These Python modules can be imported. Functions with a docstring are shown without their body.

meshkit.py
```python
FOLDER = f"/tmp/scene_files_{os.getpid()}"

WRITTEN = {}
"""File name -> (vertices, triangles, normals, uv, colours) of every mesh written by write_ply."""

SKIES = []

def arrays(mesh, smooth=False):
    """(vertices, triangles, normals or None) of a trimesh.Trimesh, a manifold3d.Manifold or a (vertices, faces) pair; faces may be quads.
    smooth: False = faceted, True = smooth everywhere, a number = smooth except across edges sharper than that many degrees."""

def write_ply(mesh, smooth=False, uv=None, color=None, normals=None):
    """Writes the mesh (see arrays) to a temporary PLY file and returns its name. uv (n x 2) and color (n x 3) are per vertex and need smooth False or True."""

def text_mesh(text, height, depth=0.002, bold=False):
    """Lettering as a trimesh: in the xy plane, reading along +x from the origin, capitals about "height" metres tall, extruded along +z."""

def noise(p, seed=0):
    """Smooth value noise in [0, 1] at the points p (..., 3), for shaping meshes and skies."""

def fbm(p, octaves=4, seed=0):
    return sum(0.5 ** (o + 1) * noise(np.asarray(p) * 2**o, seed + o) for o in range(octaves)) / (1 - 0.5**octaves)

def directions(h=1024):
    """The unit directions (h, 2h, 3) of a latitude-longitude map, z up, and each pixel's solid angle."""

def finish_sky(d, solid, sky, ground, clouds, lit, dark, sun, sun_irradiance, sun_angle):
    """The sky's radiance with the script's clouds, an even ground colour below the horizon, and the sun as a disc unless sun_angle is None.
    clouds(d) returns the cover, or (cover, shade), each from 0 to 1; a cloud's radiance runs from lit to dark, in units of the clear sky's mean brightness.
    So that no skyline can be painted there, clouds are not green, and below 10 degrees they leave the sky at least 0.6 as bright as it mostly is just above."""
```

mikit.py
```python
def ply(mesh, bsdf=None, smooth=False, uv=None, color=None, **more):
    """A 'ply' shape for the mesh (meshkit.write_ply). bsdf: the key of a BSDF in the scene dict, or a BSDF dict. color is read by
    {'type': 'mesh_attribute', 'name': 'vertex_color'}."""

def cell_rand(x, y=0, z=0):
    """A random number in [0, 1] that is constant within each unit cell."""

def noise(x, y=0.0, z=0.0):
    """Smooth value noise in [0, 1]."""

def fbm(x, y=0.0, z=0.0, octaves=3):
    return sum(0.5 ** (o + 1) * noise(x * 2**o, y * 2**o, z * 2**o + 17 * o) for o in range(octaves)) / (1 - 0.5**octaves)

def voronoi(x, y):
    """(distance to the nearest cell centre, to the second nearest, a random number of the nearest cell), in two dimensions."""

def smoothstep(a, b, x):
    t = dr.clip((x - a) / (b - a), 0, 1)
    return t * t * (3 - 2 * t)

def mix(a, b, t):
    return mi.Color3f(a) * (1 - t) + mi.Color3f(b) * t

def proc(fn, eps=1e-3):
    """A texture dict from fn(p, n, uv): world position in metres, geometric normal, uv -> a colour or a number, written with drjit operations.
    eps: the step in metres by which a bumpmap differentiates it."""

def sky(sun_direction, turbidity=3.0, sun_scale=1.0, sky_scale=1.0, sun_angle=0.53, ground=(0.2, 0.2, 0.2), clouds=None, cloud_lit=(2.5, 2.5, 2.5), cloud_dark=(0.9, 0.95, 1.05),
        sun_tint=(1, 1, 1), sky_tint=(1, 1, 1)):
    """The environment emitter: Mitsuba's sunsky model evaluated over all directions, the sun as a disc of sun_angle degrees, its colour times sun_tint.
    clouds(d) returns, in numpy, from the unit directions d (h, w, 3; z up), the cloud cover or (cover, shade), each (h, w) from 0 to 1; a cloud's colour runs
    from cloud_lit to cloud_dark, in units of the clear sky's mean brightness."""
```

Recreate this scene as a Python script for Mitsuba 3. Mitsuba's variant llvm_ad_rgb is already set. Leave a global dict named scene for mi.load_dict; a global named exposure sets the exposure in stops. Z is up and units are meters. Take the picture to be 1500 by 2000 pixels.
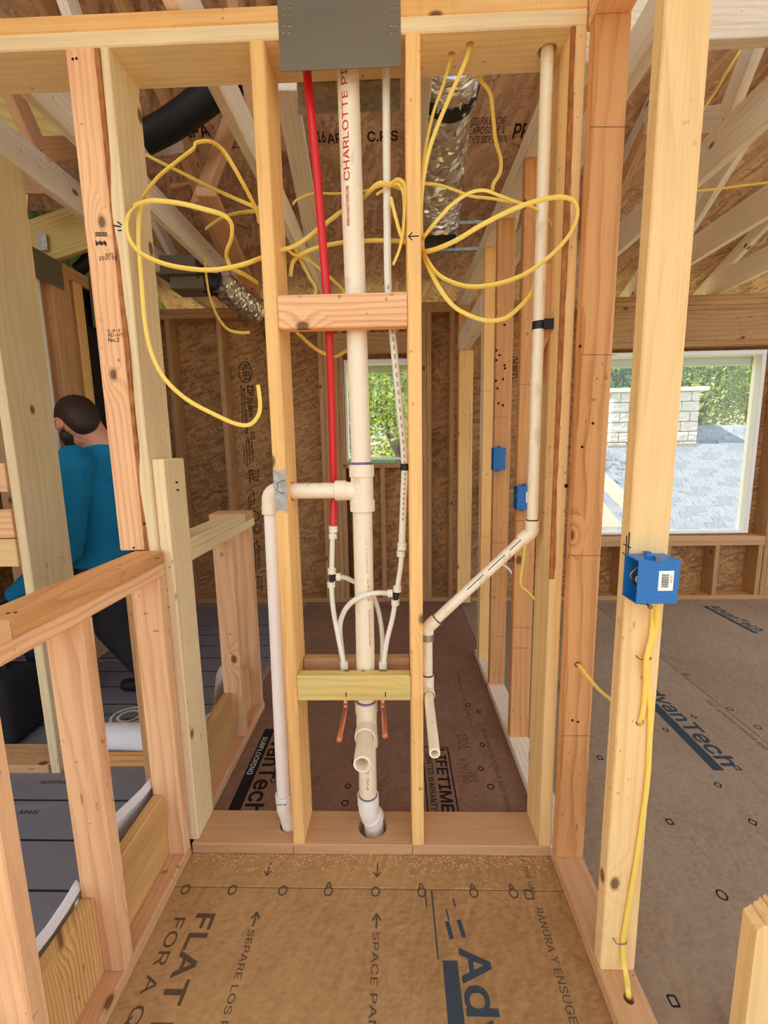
import math, random
import numpy as np
import drjit as dr
import mitsuba as mi
import trimesh
import manifold3d as m3
import meshkit, mikit
from mikit import proc, noise, fbm, voronoi, cell_rand, smoothstep, mix
T = mi.ScalarTransform4f
random.seed(7)
rng = np.random.default_rng(7)
scene, labels = {}, {}

# ------------------------------------------------------------------ camera, sky, exposure
EYE = np.array([0.36083, -1.28128, 1.35229])
F_PX = 860.43
ROT = np.array([[0.9994881, -0.02912522, 0.01323844], [0.02681186, 0.98831202, 0.15006827], [-0.01745448, -0.1496365, 0.988587]])
RIGHT, FWD, UP = ROT[:, 0], ROT[:, 1], ROT[:, 2]
scene['camera'] = {'type': 'perspective', 'fov': 2 * math.degrees(math.atan(750 / F_PX)), 'fov_axis': 'x', 'near_clip': 0.02, 'far_clip': 500.0,
                   'to_world': T().look_at(origin=EYE.tolist(), target=(EYE + FWD).tolist(), up=UP.tolist())}
exposure = 3.6


def sky_clouds(d):
    n = meshkit.fbm(d * 2.3 + 4.1, 4)
    return np.clip((n - 0.30) * 3.2, 0, 1)


SUN = (-0.75, -0.08, 0.90)
scene['sky'] = mikit.sky(SUN, turbidity=3.0, sun_scale=0.55, sky_scale=1.0, ground=(0.26, 0.25, 0.21), clouds=sky_clouds,
                         cloud_lit=(1.75, 1.66, 1.52), cloud_dark=(1.15, 1.12, 1.08), sky_tint=(1.0, 0.97, 0.92))


# ------------------------------------------------------------------ materials
def lin(r, g, b):
    c = np.array([r, g, b]) / 255.0
    return tuple(float(x) for x in np.where(c < 0.04045, c / 12.92, ((c + 0.055) / 1.055) ** 2.4))


def rgb(*c):
    return {'type': 'rgb', 'value': list(lin(*c))}


def mat(key, col, rough=0.6, **k):
    scene[key] = {'type': 'twosided', 'bsdf': {'type': 'principled', 'base_color': rgb(*col) if isinstance(col, tuple) else col, 'roughness': rough, 'specular': k.pop('specular', 0.4), **k}}
    return key


WOODS = [((240, 196, 128), (212, 154, 86)), ((230, 209, 166), (204, 180, 134)), ((234, 188, 142), (202, 146, 102)), ((216, 160, 104), (170, 110, 62)),
         ((238, 228, 210), (202, 186, 158)), ((218, 176, 112), (160, 114, 64)), ((212, 190, 118), (172, 146, 80)), ((188, 146, 100), (146, 104, 64)),
         ((238, 204, 146), (212, 168, 104)), ((206, 162, 118), (170, 126, 88))]


def pick(c, table, j):
    out = mi.Color3f(lin(*table[0][j]))
    for k in range(1, len(table)):
        out = dr.select((c > k - 0.5) & (c < k + 0.5), mi.Color3f(lin(*table[k][j])), out)
    return out


def wood_fn(p, n, uv):
    c = dr.floor(uv.x / 100)
    L = uv.x - 100 * c
    s = dr.floor(uv.y / 10)
    w = uv.y - 10 * s
    s1 = cell_rand(s, c, 1)
    s2 = cell_rand(s, c, 2)
    d, _, wh = voronoi(L * 5.5 + s * 7.31, w * 9.0 + s * 3.17)
    has = dr.select(wh < 0.10, 1.0, 0.0)
    swirl = has * dr.exp(-dr.square(d / 0.30))
    core = has * smoothstep(0.085 + 0.05 * s2, 0.05 + 0.03 * s2, d)
    ring = has * smoothstep(0.15, 0.09, d)
    lvl = dr.select((c > 4.5) & (c < 5.5), 2.2, 1.0)
    g = w * (20 + 34 * s1) * lvl + 3.4 * fbm(L * 0.9 + 5.0 * s1, w * 4.0 + s * 1.3, s) + 0.35 * noise(L * 9.0, w * 40.0, s) + 2.2 * swirl + 13 * s2
    clear = smoothstep(0.25, 0.7, fbm(L * 0.8 + 3.0 * s2, w * 11.0, s * 1.9 + 4.0, 2))
    r = g - dr.floor(g)
    late = smoothstep(0.35, 0.95, r) * smoothstep(1.0, 0.955, r)
    if_l = dr.select((c > 4.5) & (c < 5.5), 0.55, dr.select((c > 1.5) & (c < 3.5), 0.65, 0.42))
    fine = noise(L * 9.0, w * 520.0, s)
    blot = fbm(L * 2.6, w * 9.0 + s, s * 0.7, 3)
    t = dr.clip(0.14 + late * if_l * (0.25 + 0.65 * clear) + (fine - 0.5) * 0.34 + (blot - 0.5) * 0.85, 0, 1)
    col = mix(pick(c, WOODS, 0), pick(c, WOODS, 1), t)
    col = col * (0.93 + 0.14 * s1)
    col = mix(col, mi.Color3f(lin(150, 98, 58)), 0.45 * ring * (1 - core))
    speck = smoothstep(0.90, 0.95, noise(L * 55, w * 85, s)) * smoothstep(0.55, 0.75, noise(L * 3, w * 6, s + 9)) * 0.45
    col = col * (1 - speck)
    return mix(col, mi.Color3f(lin(86, 50, 30)), 0.85 * core)


mat('wood', proc(wood_fn), 0.62, specular=0.25)

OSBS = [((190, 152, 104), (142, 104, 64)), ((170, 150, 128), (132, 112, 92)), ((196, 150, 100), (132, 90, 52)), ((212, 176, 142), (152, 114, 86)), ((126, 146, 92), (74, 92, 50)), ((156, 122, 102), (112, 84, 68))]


def osb_fn(p, n, uv):
    c = dr.floor(uv.x / 100)
    x = uv.x - 100 * c
    y = uv.y
    k_ = dr.select((c > 2.5) & (c < 4.5), 0.55, dr.select((c > 1.5) & (c < 2.5), 0.75, 1.0))
    smooth_ = dr.select((c < 1.5) | (c > 4.5), 1.0, 0.0)
    wx = x + 0.02 * noise(x * 9, y * 9, 3)
    wy = y + 0.02 * noise(x * 9, y * 9, 7)
    acc = mi.Float(0)
    for k, (a, fx, fy) in enumerate(((0.5, 19, 80), (-0.55, 16, 90), (1.25, 18, 76))):
        ca, sa = math.cos(a), math.sin(a)
        _, _, wh = voronoi((wx * ca + wy * sa) * fx * k_ + k * 31.7, (-wx * sa + wy * ca) * fy * k_ + k * 17.3)
        acc = dr.select((wh < 0.62) if k else mi.Bool(True), wh / (0.62 if k else 1.0), acc)
    fib = noise(x * 60 + y * 40, y * 160 - x * 50, 1)
    blot = fbm(x * 2.1, y * 2.1, 5.0, 3)
    amp = dr.select(smooth_ > 0.5, 0.24, 0.75)
    fang = 2.4 * noise(x * 3.0, y * 3.0, 2.0)
    fib2 = noise((x * dr.cos(fang) + y * dr.sin(fang)) * 16, (y * dr.cos(fang) - x * dr.sin(fang)) * 190, 4.0)
    t = dr.clip(0.45 + (acc - 0.5) * amp + (fib - 0.5) * 0.3 + (fib2 - 0.5) * 0.45 * smooth_ + (blot - 0.5) * 0.7, 0, 1)
    col = mix(pick(c, OSBS, 0), pick(c, OSBS, 1), t)
    dark = smoothstep(0.80, 0.92, noise(x * 44, y * 70, 9.0)) * dr.select(smooth_ > 0.5, 0.12, 0.45)
    return mix(col, col * 0.4, dark)


mat('osb', proc(osb_fn), 0.7, specular=0.2)


def pvc_fn(p, n, uv):
    dirt = smoothstep(0.62, 0.85, fbm(p.x * 55, p.y * 55, p.z * 16, 3)) * 0.28
    spk = smoothstep(0.86, 0.92, noise(p.x * 330, p.y * 330, p.z * 210)) * 0.35
    return mix(mi.Color3f(lin(236, 225, 199)), mi.Color3f(lin(150, 120, 84)), dirt + spk)


mat('pvc', proc(pvc_fn), 0.35, specular=0.5)
mat('pvc_white', (238, 234, 226), 0.35, specular=0.5)
mat('primer', (116, 92, 140), 0.5)
mat('red_plastic', (206, 28, 34), 0.32, specular=0.5)
mat('pex_white', (226, 224, 208), 0.35, specular=0.5)
mat('black_plastic', (28, 28, 30), 0.45)
mat('black_rubber', (22, 23, 25), 0.55)
mat('cable_yellow', (232, 203, 94), 0.38, specular=0.5)
mat('cable_white', (226, 224, 214), 0.4)
mat('blue_plastic', (28, 108, 180), 0.38, specular=0.5)
mat('label_white', (240, 238, 230), 0.5)
mat('ink_black', (38, 36, 38), 0.7, specular=0.1)
mat('ink_floor', (92, 76, 60), 0.8, specular=0.1)
mat('ink_blue', (62, 72, 82), 0.8, specular=0.1)
mat('ink_brown', (58, 40, 28), 0.8, specular=0.1)
mat('ink_red', (196, 70, 62), 0.7, specular=0.1)
mat('nail_steel', (120, 118, 116), 0.35, metallic=0.9)
mat('copper', (228, 154, 116), 0.32, metallic=0.75)


def galv_fn(p, n, uv):
    _, _, wh = voronoi((p.x + p.y) * 90, p.z * 90)
    return mix(mi.Color3f(lin(150, 150, 146)), mi.Color3f(lin(178, 178, 172)), wh)


mat('galvanised', proc(galv_fn), 0.42, metallic=0.75)


def dull_fn(p, n, uv):
    return mix(mi.Color3f(lin(106, 99, 84)), mi.Color3f(lin(122, 114, 98)), fbm(p.x * 4, p.y * 4, p.z * 7, 3))


mat('dull_steel', proc(dull_fn), 0.6, metallic=0.2)
mat('foil', (232, 230, 224), 0.3, metallic=1.0)
mat('membrane_film', (118, 118, 126), 0.6)
mat('membrane_edge', (216, 218, 222), 0.6)
mat('membrane_line', (30, 30, 34), 0.7)
mat('vinyl_white', (236, 238, 238), 0.4)
mat('soffit_green', (170, 176, 140), 0.7)
mat('skin', (206, 148, 118), 0.5)
mat('hair', (52, 38, 30), 0.6)
mat('shirt', proc(lambda p, n, uv: mix(mi.Color3f(lin(30, 128, 170)), mi.Color3f(lin(22, 108, 148)), fbm(p.x * 9, p.y * 9, p.z * 9, 3))), 0.85, specular=0.1)
mat('trousers', (44, 42, 44), 0.9, specular=0.1)
mat('glove', (32, 32, 34), 0.7)
mat('eye_white', (230, 226, 220), 0.3)
mat('shingle_light', proc(lambda p, n, uv: mix(mi.Color3f(lin(136, 150, 164)), mi.Color3f(lin(108, 122, 138)), noise(p.x * 40, p.y * 40, p.z * 40))), 0.9)
mat('shingle_mid', proc(lambda p, n, uv: mix(mi.Color3f(lin(124, 140, 156)), mi.Color3f(lin(98, 114, 130)), noise(p.x * 40, p.y * 40, p.z * 40))), 0.9)
mat('stone', proc(lambda p, n, uv: mix(mi.Color3f(lin(216, 214, 206)), mi.Color3f(lin(180, 180, 174)), fbm(p.x * 14, p.y * 14, p.z * 14, 3))), 0.9)
mat('bark', proc(lambda p, n, uv: mix(mi.Color3f(lin(116, 104, 92)), mi.Color3f(lin(70, 60, 52)), fbm(p.x * 9, p.y * 9, p.z * 3, 3))), 0.9)
mat('grass', proc(lambda p, n, uv: mix(mi.Color3f(lin(176, 178, 136)), mi.Color3f(lin(150, 156, 112)), fbm(p.x, p.y, p.z, 3))), 0.95)
mat('wall_paint', (222, 218, 206), 0.8)
mat('green_paint', (60, 120, 92), 0.5)
for nm, c in (('leaf_green', (132, 164, 84)), ('leaf_yellow', (190, 196, 100)), ('leaf_dark', (92, 132, 82)), ('leaf_rust', (206, 126, 96))):
    scene[nm] = {'type': 'principledthin', 'base_color': rgb(*c), 'roughness': 0.6, 'diff_trans': 0.8}
scene['glass'] = {'type': 'thindielectric', 'int_ior': 1.3}


# ------------------------------------------------------------------ helpers
def ray(px, py):
    return ROT @ np.array([(px - 750) / F_PX, 1, -(py - 1000) / F_PX])


def at(px, py, **k):
    """The point that the photograph shows at a pixel, on the plane x=, y= or z=."""
    (ax, v), = k.items()
    i, d = 'xyz'.index(ax), ray(px, py)
    return EYE + d * ((v - EYE[i]) / d[i])


def key_for(name, parent=None):
    base = f'{parent}__{name}' if parent else name
    k, i = base, 0
    while k in scene or k in labels or any(q.startswith(k + '__') for q in scene):
        i += 1
        k = f'{base}_{i:03d}'
    return k


USED = set()


def newkey(name, parent=None):
    base = f'{parent}__{name}' if parent else name
    k, i = base, 0
    while k in USED:
        i += 1
        k = f'{base}_{i:03d}'
    USED.add(k)
    return k


def thing(name, label, cat, group=None):
    k = newkey(name)
    labels[k] = {'label': label, 'category': cat}
    if group:
        labels[k]['group'] = group
    return k


def struct(name, label, cat):
    k = newkey(name)
    labels[k] = {'label': label, 'category': cat, 'kind': 'structure'}
    return k


def put(name, mesh, bsdf, parent=None, smooth=False, label=None, cat=None, group=None, kind=None, uv=None):
    k = newkey(name, parent)
    scene[k] = mikit.ply(mesh, bsdf, smooth=smooth, uv=uv)
    d = {a: b for a, b in (('label', label), ('category', cat), ('group', group), ('kind', kind)) if b}
    if d:
        labels[k] = d
    return k


def tm(v, f):
    return trimesh.Trimesh(np.asarray(v, float), np.asarray(f, int), process=False)


def cat(*ms):
    return trimesh.util.concatenate([m for m in ms if m is not None])


def chamfer_box(size, c=0.003):
    """A box about the origin with bevelled edges: 44 triangles."""
    h = np.array(size) / 2.0
    c = min(c, 0.3 * h.min())
    v, idx = [], {}
    for sx in (-1, 1):
        for sy in (-1, 1):
            for sz in (-1, 1):
                s = np.array([sx, sy, sz])
                for a in range(3):
                    q = s * (h - c)
                    q[a] = s[a] * h[a]
                    idx[(sx, sy, sz, a)] = len(v)
                    v.append(q)
    v = np.array(v)
    f = []

    def face(ids):
        pts = v[ids]
        nn = np.cross(pts[1] - pts[0], pts[2] - pts[0])
        if nn @ pts.mean(0) < 0:
            ids = ids[::-1]
        for k in range(1, len(ids) - 1):
            f.append([ids[0], ids[k], ids[k + 1]])
    for a in range(3):
        b, d = [x for x in range(3) if x != a]
        for s in (-1, 1):
            ids = []
            for p, q in ((-1, -1), (1, -1), (1, 1), (-1, 1)):
                t = [0, 0, 0]
                t[a], t[b], t[d] = s, p, q
                ids.append(idx[(*t, a)])
            face(ids)
        for p in (-1, 1):
            for q in (-1, 1):
                t0, t1 = [0, 0, 0], [0, 0, 0]
                t0[a], t0[b], t0[d] = -1, p, q
                t1[a], t1[b], t1[d] = 1, p, q
                face([idx[(*t0, b)], idx[(*t1, b)], idx[(*t1, d)], idx[(*t0, d)]])
    for sx in (-1, 1):
        for sy in (-1, 1):
            for sz in (-1, 1):
                face([idx[(sx, sy, sz, a)] for a in range(3)])
    return tm(v, f)


SEED = [0]


def wood_uv(local, axis, cls, seed):
    lo = local.min(0)
    o = [i for i in range(3) if i != axis]
    return np.stack([100 * cls + 0.5 + local[:, axis] - lo[axis], 10 * seed + 1 + (local[:, o[0]] - lo[o[0]]) + (local[:, o[1]] - lo[o[1]])], 1)


def boxm(x0, x1, y0, y1, z0, z1, c=0.003):
    m = chamfer_box((x1 - x0, y1 - y0, z1 - z0), c)
    m.apply_translation([(x0 + x1) / 2, (y0 + y1) / 2, (z0 + z1) / 2])
    return m


def board(name, b, cls, parent=None, axis=None, seed=None, holes=(), wane=None, **k):
    """A piece of lumber b = x0, x1, y0, y1, z0, z1, with grain along its longest side. holes: (point, direction, radius)."""
    SEED[0] += 1
    s = seed if seed is not None else SEED[0] % 97
    m = boxm(*b)
    if axis is None:
        axis = int(np.argmax([b[1] - b[0], b[3] - b[2], b[5] - b[4]]))
    if holes:
        man = m3.Manifold(m3.Mesh(np.asarray(m.vertices, np.float32), np.asarray(m.faces, np.uint32)))
        if man.is_empty() or man.num_tri() == 0:
            man = m3.Manifold.cube([b[1] - b[0], b[3] - b[2], b[5] - b[4]]).translate([b[0], b[2], b[4]])
        for pt, d, r in holes:
            cyl = trimesh.creation.cylinder(r, 0.6, sections=28)
            cyl.apply_transform(trimesh.geometry.align_vectors([0, 0, 1], d))
            cyl.apply_translation(pt)
            man = man - m3.Manifold(m3.Mesh(np.asarray(cyl.vertices, np.float32), np.asarray(cyl.faces, np.uint32)))
        mm = man.to_mesh()
        m = tm(mm.vert_properties[:, :3], mm.tri_verts)
    if wane is not None:
        m = wane(m)
    return put(name, m, 'wood', parent, uv=wood_uv(np.asarray(m.vertices), axis, cls, s), **k)


def frame(d, ref=(0, 0, 1)):
    d = np.asarray(d, float) / np.linalg.norm(d)
    r = np.array(ref, float)
    if abs(d @ r) > 0.97:
        r = np.array([1.0, 0, 0]) if abs(d[0]) < 0.9 else np.array([0, 1.0, 0])
    u = np.cross(r, d)
    u /= np.linalg.norm(u)
    return d, u, np.cross(d, u)


def beam(name, a, b, w, h, cls, parent=None, ref=(0, 0, 1), seed=None, **k):
    """Lumber from a to b, w thick and h deep (h lies along ref as far as it can)."""
    a, b = np.asarray(a, float), np.asarray(b, float)
    SEED[0] += 1
    s = seed if seed is not None else SEED[0] % 97
    d, u, v = frame(b - a, ref)
    m = chamfer_box((np.linalg.norm(b - a), w, h))
    uv = wood_uv(np.asarray(m.vertices), 0, cls, s)
    M = np.eye(4)
    M[:3, 0], M[:3, 1], M[:3, 2], M[:3, 3] = d, u, v, (a + b) / 2
    m.apply_transform(M)
    return put(name, m, 'wood', parent, uv=uv, **k)


def spline(pts, n=10):
    p = np.asarray(pts, float)
    if len(p) < 3:
        return np.linspace(p[0], p[-1], n + 1)
    q = np.vstack([2 * p[0] - p[1], p, 2 * p[-1] - p[-2]])
    out = []
    for i in range(1, len(q) - 2):
        for t in np.arange(n) / n:
            a, b, c, d = q[i - 1], q[i], q[i + 1], q[i + 2]
            out.append(0.5 * (2 * b + (c - a) * t + (2 * a - 5 * b + 4 * c - d) * t * t + (3 * b - a - 3 * c + d) * t ** 3))
    return np.array(out + [p[-1]])


def sweep(path, rx, ry=None, sides=12, ref=(0, 0, 1), caps=True, twist=0.0):
    """A tube of elliptical section along a polyline."""
    p = np.asarray(path, float)
    rx = np.broadcast_to(rx, (len(p),))
    ry = rx if ry is None else np.broadcast_to(ry, (len(p),))
    t = np.gradient(p, axis=0)
    t /= np.linalg.norm(t, axis=1, keepdims=True) + 1e-12
    _, u, _ = frame(t[0], ref)
    ang = np.arange(sides) * 2 * np.pi / sides
    V = []
    for i in range(len(p)):
        u = u - (u @ t[i]) * t[i]
        u /= np.linalg.norm(u)
        w = np.cross(t[i], u)
        tw = twist * i / max(1, len(p) - 1)
        uu, ww = u * math.cos(tw) + w * math.sin(tw), -u * math.sin(tw) + w * math.cos(tw)
        V.append(p[i] + np.cos(ang)[:, None] * rx[i] * uu + np.sin(ang)[:, None] * ry[i] * ww)
    V = np.vstack(V)
    f = []
    for i in range(len(p) - 1):
        for j in range(sides):
            a, b = i * sides + j, i * sides + (j + 1) % sides
            f += [[a, b, b + sides], [a, b + sides, a + sides]]
    if caps:
        V = np.vstack([V, p[:1], p[-1:]])
        n = len(p) * sides
        for j in range(sides):
            f += [[n, (j + 1) % sides, j], [n + 1, n - sides + j, n - sides + (j + 1) % sides]]
    return tm(V, f)


def rod(a, b, r, r2=None, sides=24):
    return sweep(np.linspace(a, b, 2), [r, r if r2 is None else r2], sides=sides)


def lathe(a, d, prof, sides=28):
    """Revolve a profile of (distance along d, radius) about the axis from a."""
    d, u, v = frame(d)
    ang = np.arange(sides) * 2 * np.pi / sides
    V, f = [], []
    for s, r in prof:
        V.append(np.asarray(a) + d * s + r * (np.cos(ang)[:, None] * u + np.sin(ang)[:, None] * v))
    V = np.vstack(V)
    for i in range(len(prof) - 1):
        for j in range(sides):
            p, q = i * sides + j, i * sides + (j + 1) % sides
            f += [[p, q, q + sides], [p, q + sides, p + sides]]
    return tm(V, f)


def hollow(a, b, ro, ri, sides=32):
    a, b = np.asarray(a, float), np.asarray(b, float)
    L = np.linalg.norm(b - a)
    return lathe(a, b - a, [(0, ri), (0, ro), (L - 0.0012, ro), (L, ro - 0.0012), (L, ri), (L * 0.05, ri)], sides)


def hub(a, d, L, r, lip=0.0025):
    return lathe(a, d, [(0, r * 0.86), (0, r), (L * 0.25, r), (L * 0.3, r + 0), (L - 0.002, r), (L, r - 0.002), (L, r * 0.84)])


def text(name, s, origin, along, up, height, bsdf, parent, depth=0.0006, bold=False, width=None, **k):
    m = meshkit.text_mesh(s, height, depth, bold)
    m.apply_translation([-m.bounds[0][0], 0, 0])
    if width:
        m.apply_scale([width / m.bounds[1][0], 1, 1])
    along, up = np.asarray(along, float), np.asarray(up, float)
    M = np.eye(4)
    M[:3, 0], M[:3, 1], M[:3, 2], M[:3, 3] = along, up, np.cross(along, up), origin
    m.apply_transform(M)
    return put(name, m, bsdf, parent, **k)


def strokes(lines, w, n, depth=0.0006):
    """Pen strokes: thin bars from point to point on the plane with normal n."""
    ms = []
    n = np.asarray(n, float)
    for a, b in lines:
        a, b = np.asarray(a, float), np.asarray(b, float)
        d = (b - a) / (np.linalg.norm(b - a) + 1e-9)
        u = np.cross(n, d)
        q = [a - u * w / 2, a + u * w / 2, b + u * w / 2, b - u * w / 2]
        v = np.array(q + [x + n * depth for x in q])
        ms.append(tm(v, [[0, 1, 2], [0, 2, 3], [4, 6, 5], [4, 7, 6], [0, 4, 5], [0, 5, 1], [1, 5, 6], [1, 6, 2], [2, 6, 7], [2, 7, 3], [3, 7, 4], [3, 4, 0]]))
    return cat(*ms)


def panel(name, b, cls, parent, uvaxes, off=(0, 0), c=0.002, **k):
    m = boxm(*b, c=c)
    v = np.asarray(m.vertices)
    i, j = uvaxes
    return put(name, m, 'osb', parent, uv=np.stack([100 * cls + 20 + v[:, i] + off[0], v[:, j] + off[1]], 1), **k)


def px_path(pts, y):
    """Pixels with a depth each (or one depth for all) as points."""
    return [at(q[0], q[1], **{q[2]: q[3]}) if len(q) > 3 else at(q[0], q[1], y=(q[2] if len(q) > 2 else y)) for q in pts]


S = 0.0381   # thickness of two-by lumber

# ------------------------------------------------------------------ floor
floor = struct('floor', 'brown oriented strand subfloor panels with black printed lettering', 'floor')
gap = 0.0012
for ci, (x0, x1) in enumerate(((-4.09, -2.87), (-2.87, -1.65), (-1.65, -0.43), (-0.43, 0.895), (0.895, 2.01), (2.01, 3.23), (3.23, 4.45), (4.45, 5.67))):
    rows = ((-4.99, -2.55), (-2.55, -0.112), (-0.112, 2.326), (2.326, 2.56)) if ci % 2 else ((-3.77, -1.33), (-1.33, 1.108), (1.108, 2.56))
    if x0 == -0.43:
        rows = ((-4.99, -2.55), (-2.55, -0.112), (-0.112, 0.07), (0.07, 2.326), (2.326, 2.56))  # extra split hidden under the plate, where the painted floor tone changes
    for y0, y1 in rows:
        cls = (0 if y0 < 0 else 5) if x0 == -0.43 else 1  # panels behind the wall and alongside have cooler, dimmer light put into their colour
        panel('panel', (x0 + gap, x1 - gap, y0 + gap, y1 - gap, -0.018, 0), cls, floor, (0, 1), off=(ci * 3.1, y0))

NX, PX, NY, PY, PZ = (-1, 0, 0), (1, 0, 0), (0, -1, 0), (0, 1, 0), (0, 0, 1)


def ftext(s, x, y, h, ink='ink_floor', bold=False, width=None, ydir=-1, z=0.0):
    """Lettering on the floor that reads towards the camera (or away), its base line at x."""
    text('printed_text', s, (x, y, z), (0, ydir, 0), (-ydir, 0, 0), h, ink, floor, bold=bold, width=width)


ftext('FLAT', -0.240, -0.192, 0.052, bold=True, width=0.215)
ftext('FOR A QUIET', -0.302, -0.205, 0.032, width=0.40)
ftext('FLOOR', -0.240, -0.44, 0.052, bold=True, width=0.26)
for x, s in ((-0.075, 'SEPARE LOS PANELES 3mm'), (0.278, 'SPACE PANELS 1/8 IN')):
    ftext(s, x, -0.235, 0.018, width=0.42)
    put('printed_arrow', strokes([((x + 0.009, -0.186, 0), (x + 0.009, -0.226, 0)), ((x + 0.009, -0.186, 0), (x - 0.003, -0.205, 0)), ((x + 0.009, -0.186, 0), (x + 0.021, -0.205, 0))], 0.005, PZ), 'ink_floor', floor)
    put('printed_arrow', strokes([((x + 0.005, -0.03, 0), (x + 0.005, -0.075, 0)), ((x + 0.005, -0.075, 0), (x - 0.006, -0.06, 0)), ((x + 0.005, -0.075, 0), (x + 0.016, -0.06, 0))], 0.004, PZ), 'ink_floor', floor)
ftext('AdvanTech', 0.515, -0.272, 0.075, 'ink_blue', bold=True, width=0.62)
put('printed_band', boxm(0.466, 0.505, -0.95, -0.302, 0, 0.0006, 0.0001), 'ink_blue', floor)
put('printed_drips', strokes([((0.452, -0.116, 0), (0.455, -0.30, 0)), ((0.431, -0.118, 0), (0.434, -0.165, 0)), ((0.515, -0.14, 0), (0.518, -0.165, 0)), ((0.49, -0.17, 0), (0.495, -0.2, 0))], 0.004, PZ), 'ink_blue', floor)
put('printed_drips', strokes([((0.489, -0.205, 0), (0.497, -0.25, 0)), ((0.523, -0.2, 0), (0.531, -0.245, 0))], 0.012, PZ), 'ink_blue', floor)
ftext('DO NOT CLOSE GAP', 0.752, 0.075, 0.014, width=0.20)
ftext('RANURA Y ENSUGETA', 0.752, -0.165, 0.02, width=0.30)


def mark(x, y, r, kind, ink='ink_floor'):
    if kind == 'o':
        a = np.linspace(0, 2 * np.pi, 13)
    else:
        a = np.arange(5) * np.pi / 2 + (0.785 if kind == 's' else 0)
    p = np.stack([x + r * np.cos(a), y + 1.15 * r * np.sin(a), a * 0], 1)
    put('printed_mark', strokes(list(zip(p[:-1], p[1:])), 0.0042 if r > 0.01 else 0.003, PZ), ink, floor)


for x, kk in ((-0.31, 'o'), (-0.163, 'o'), (-0.006, 'o'), (0.135, 'o'), (0.28, 'o'), (0.422, 'o'), (0.58, 'o'), (0.70, 'o')):
    mark(x, -0.122, 0.012, kk)
for x in (0.135, 0.422, 0.58, 0.70):
    put('printed_mark', strokes([((x - 0.010, -0.118, 0), (x - 0.004, -0.094, 0)), ((x - 0.002, -0.094, 0), (x + 0.006, -0.106, 0))], 0.004, PZ), 'ink_floor', floor)
mark(0.745, -0.125, 0.016, 's')
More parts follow.
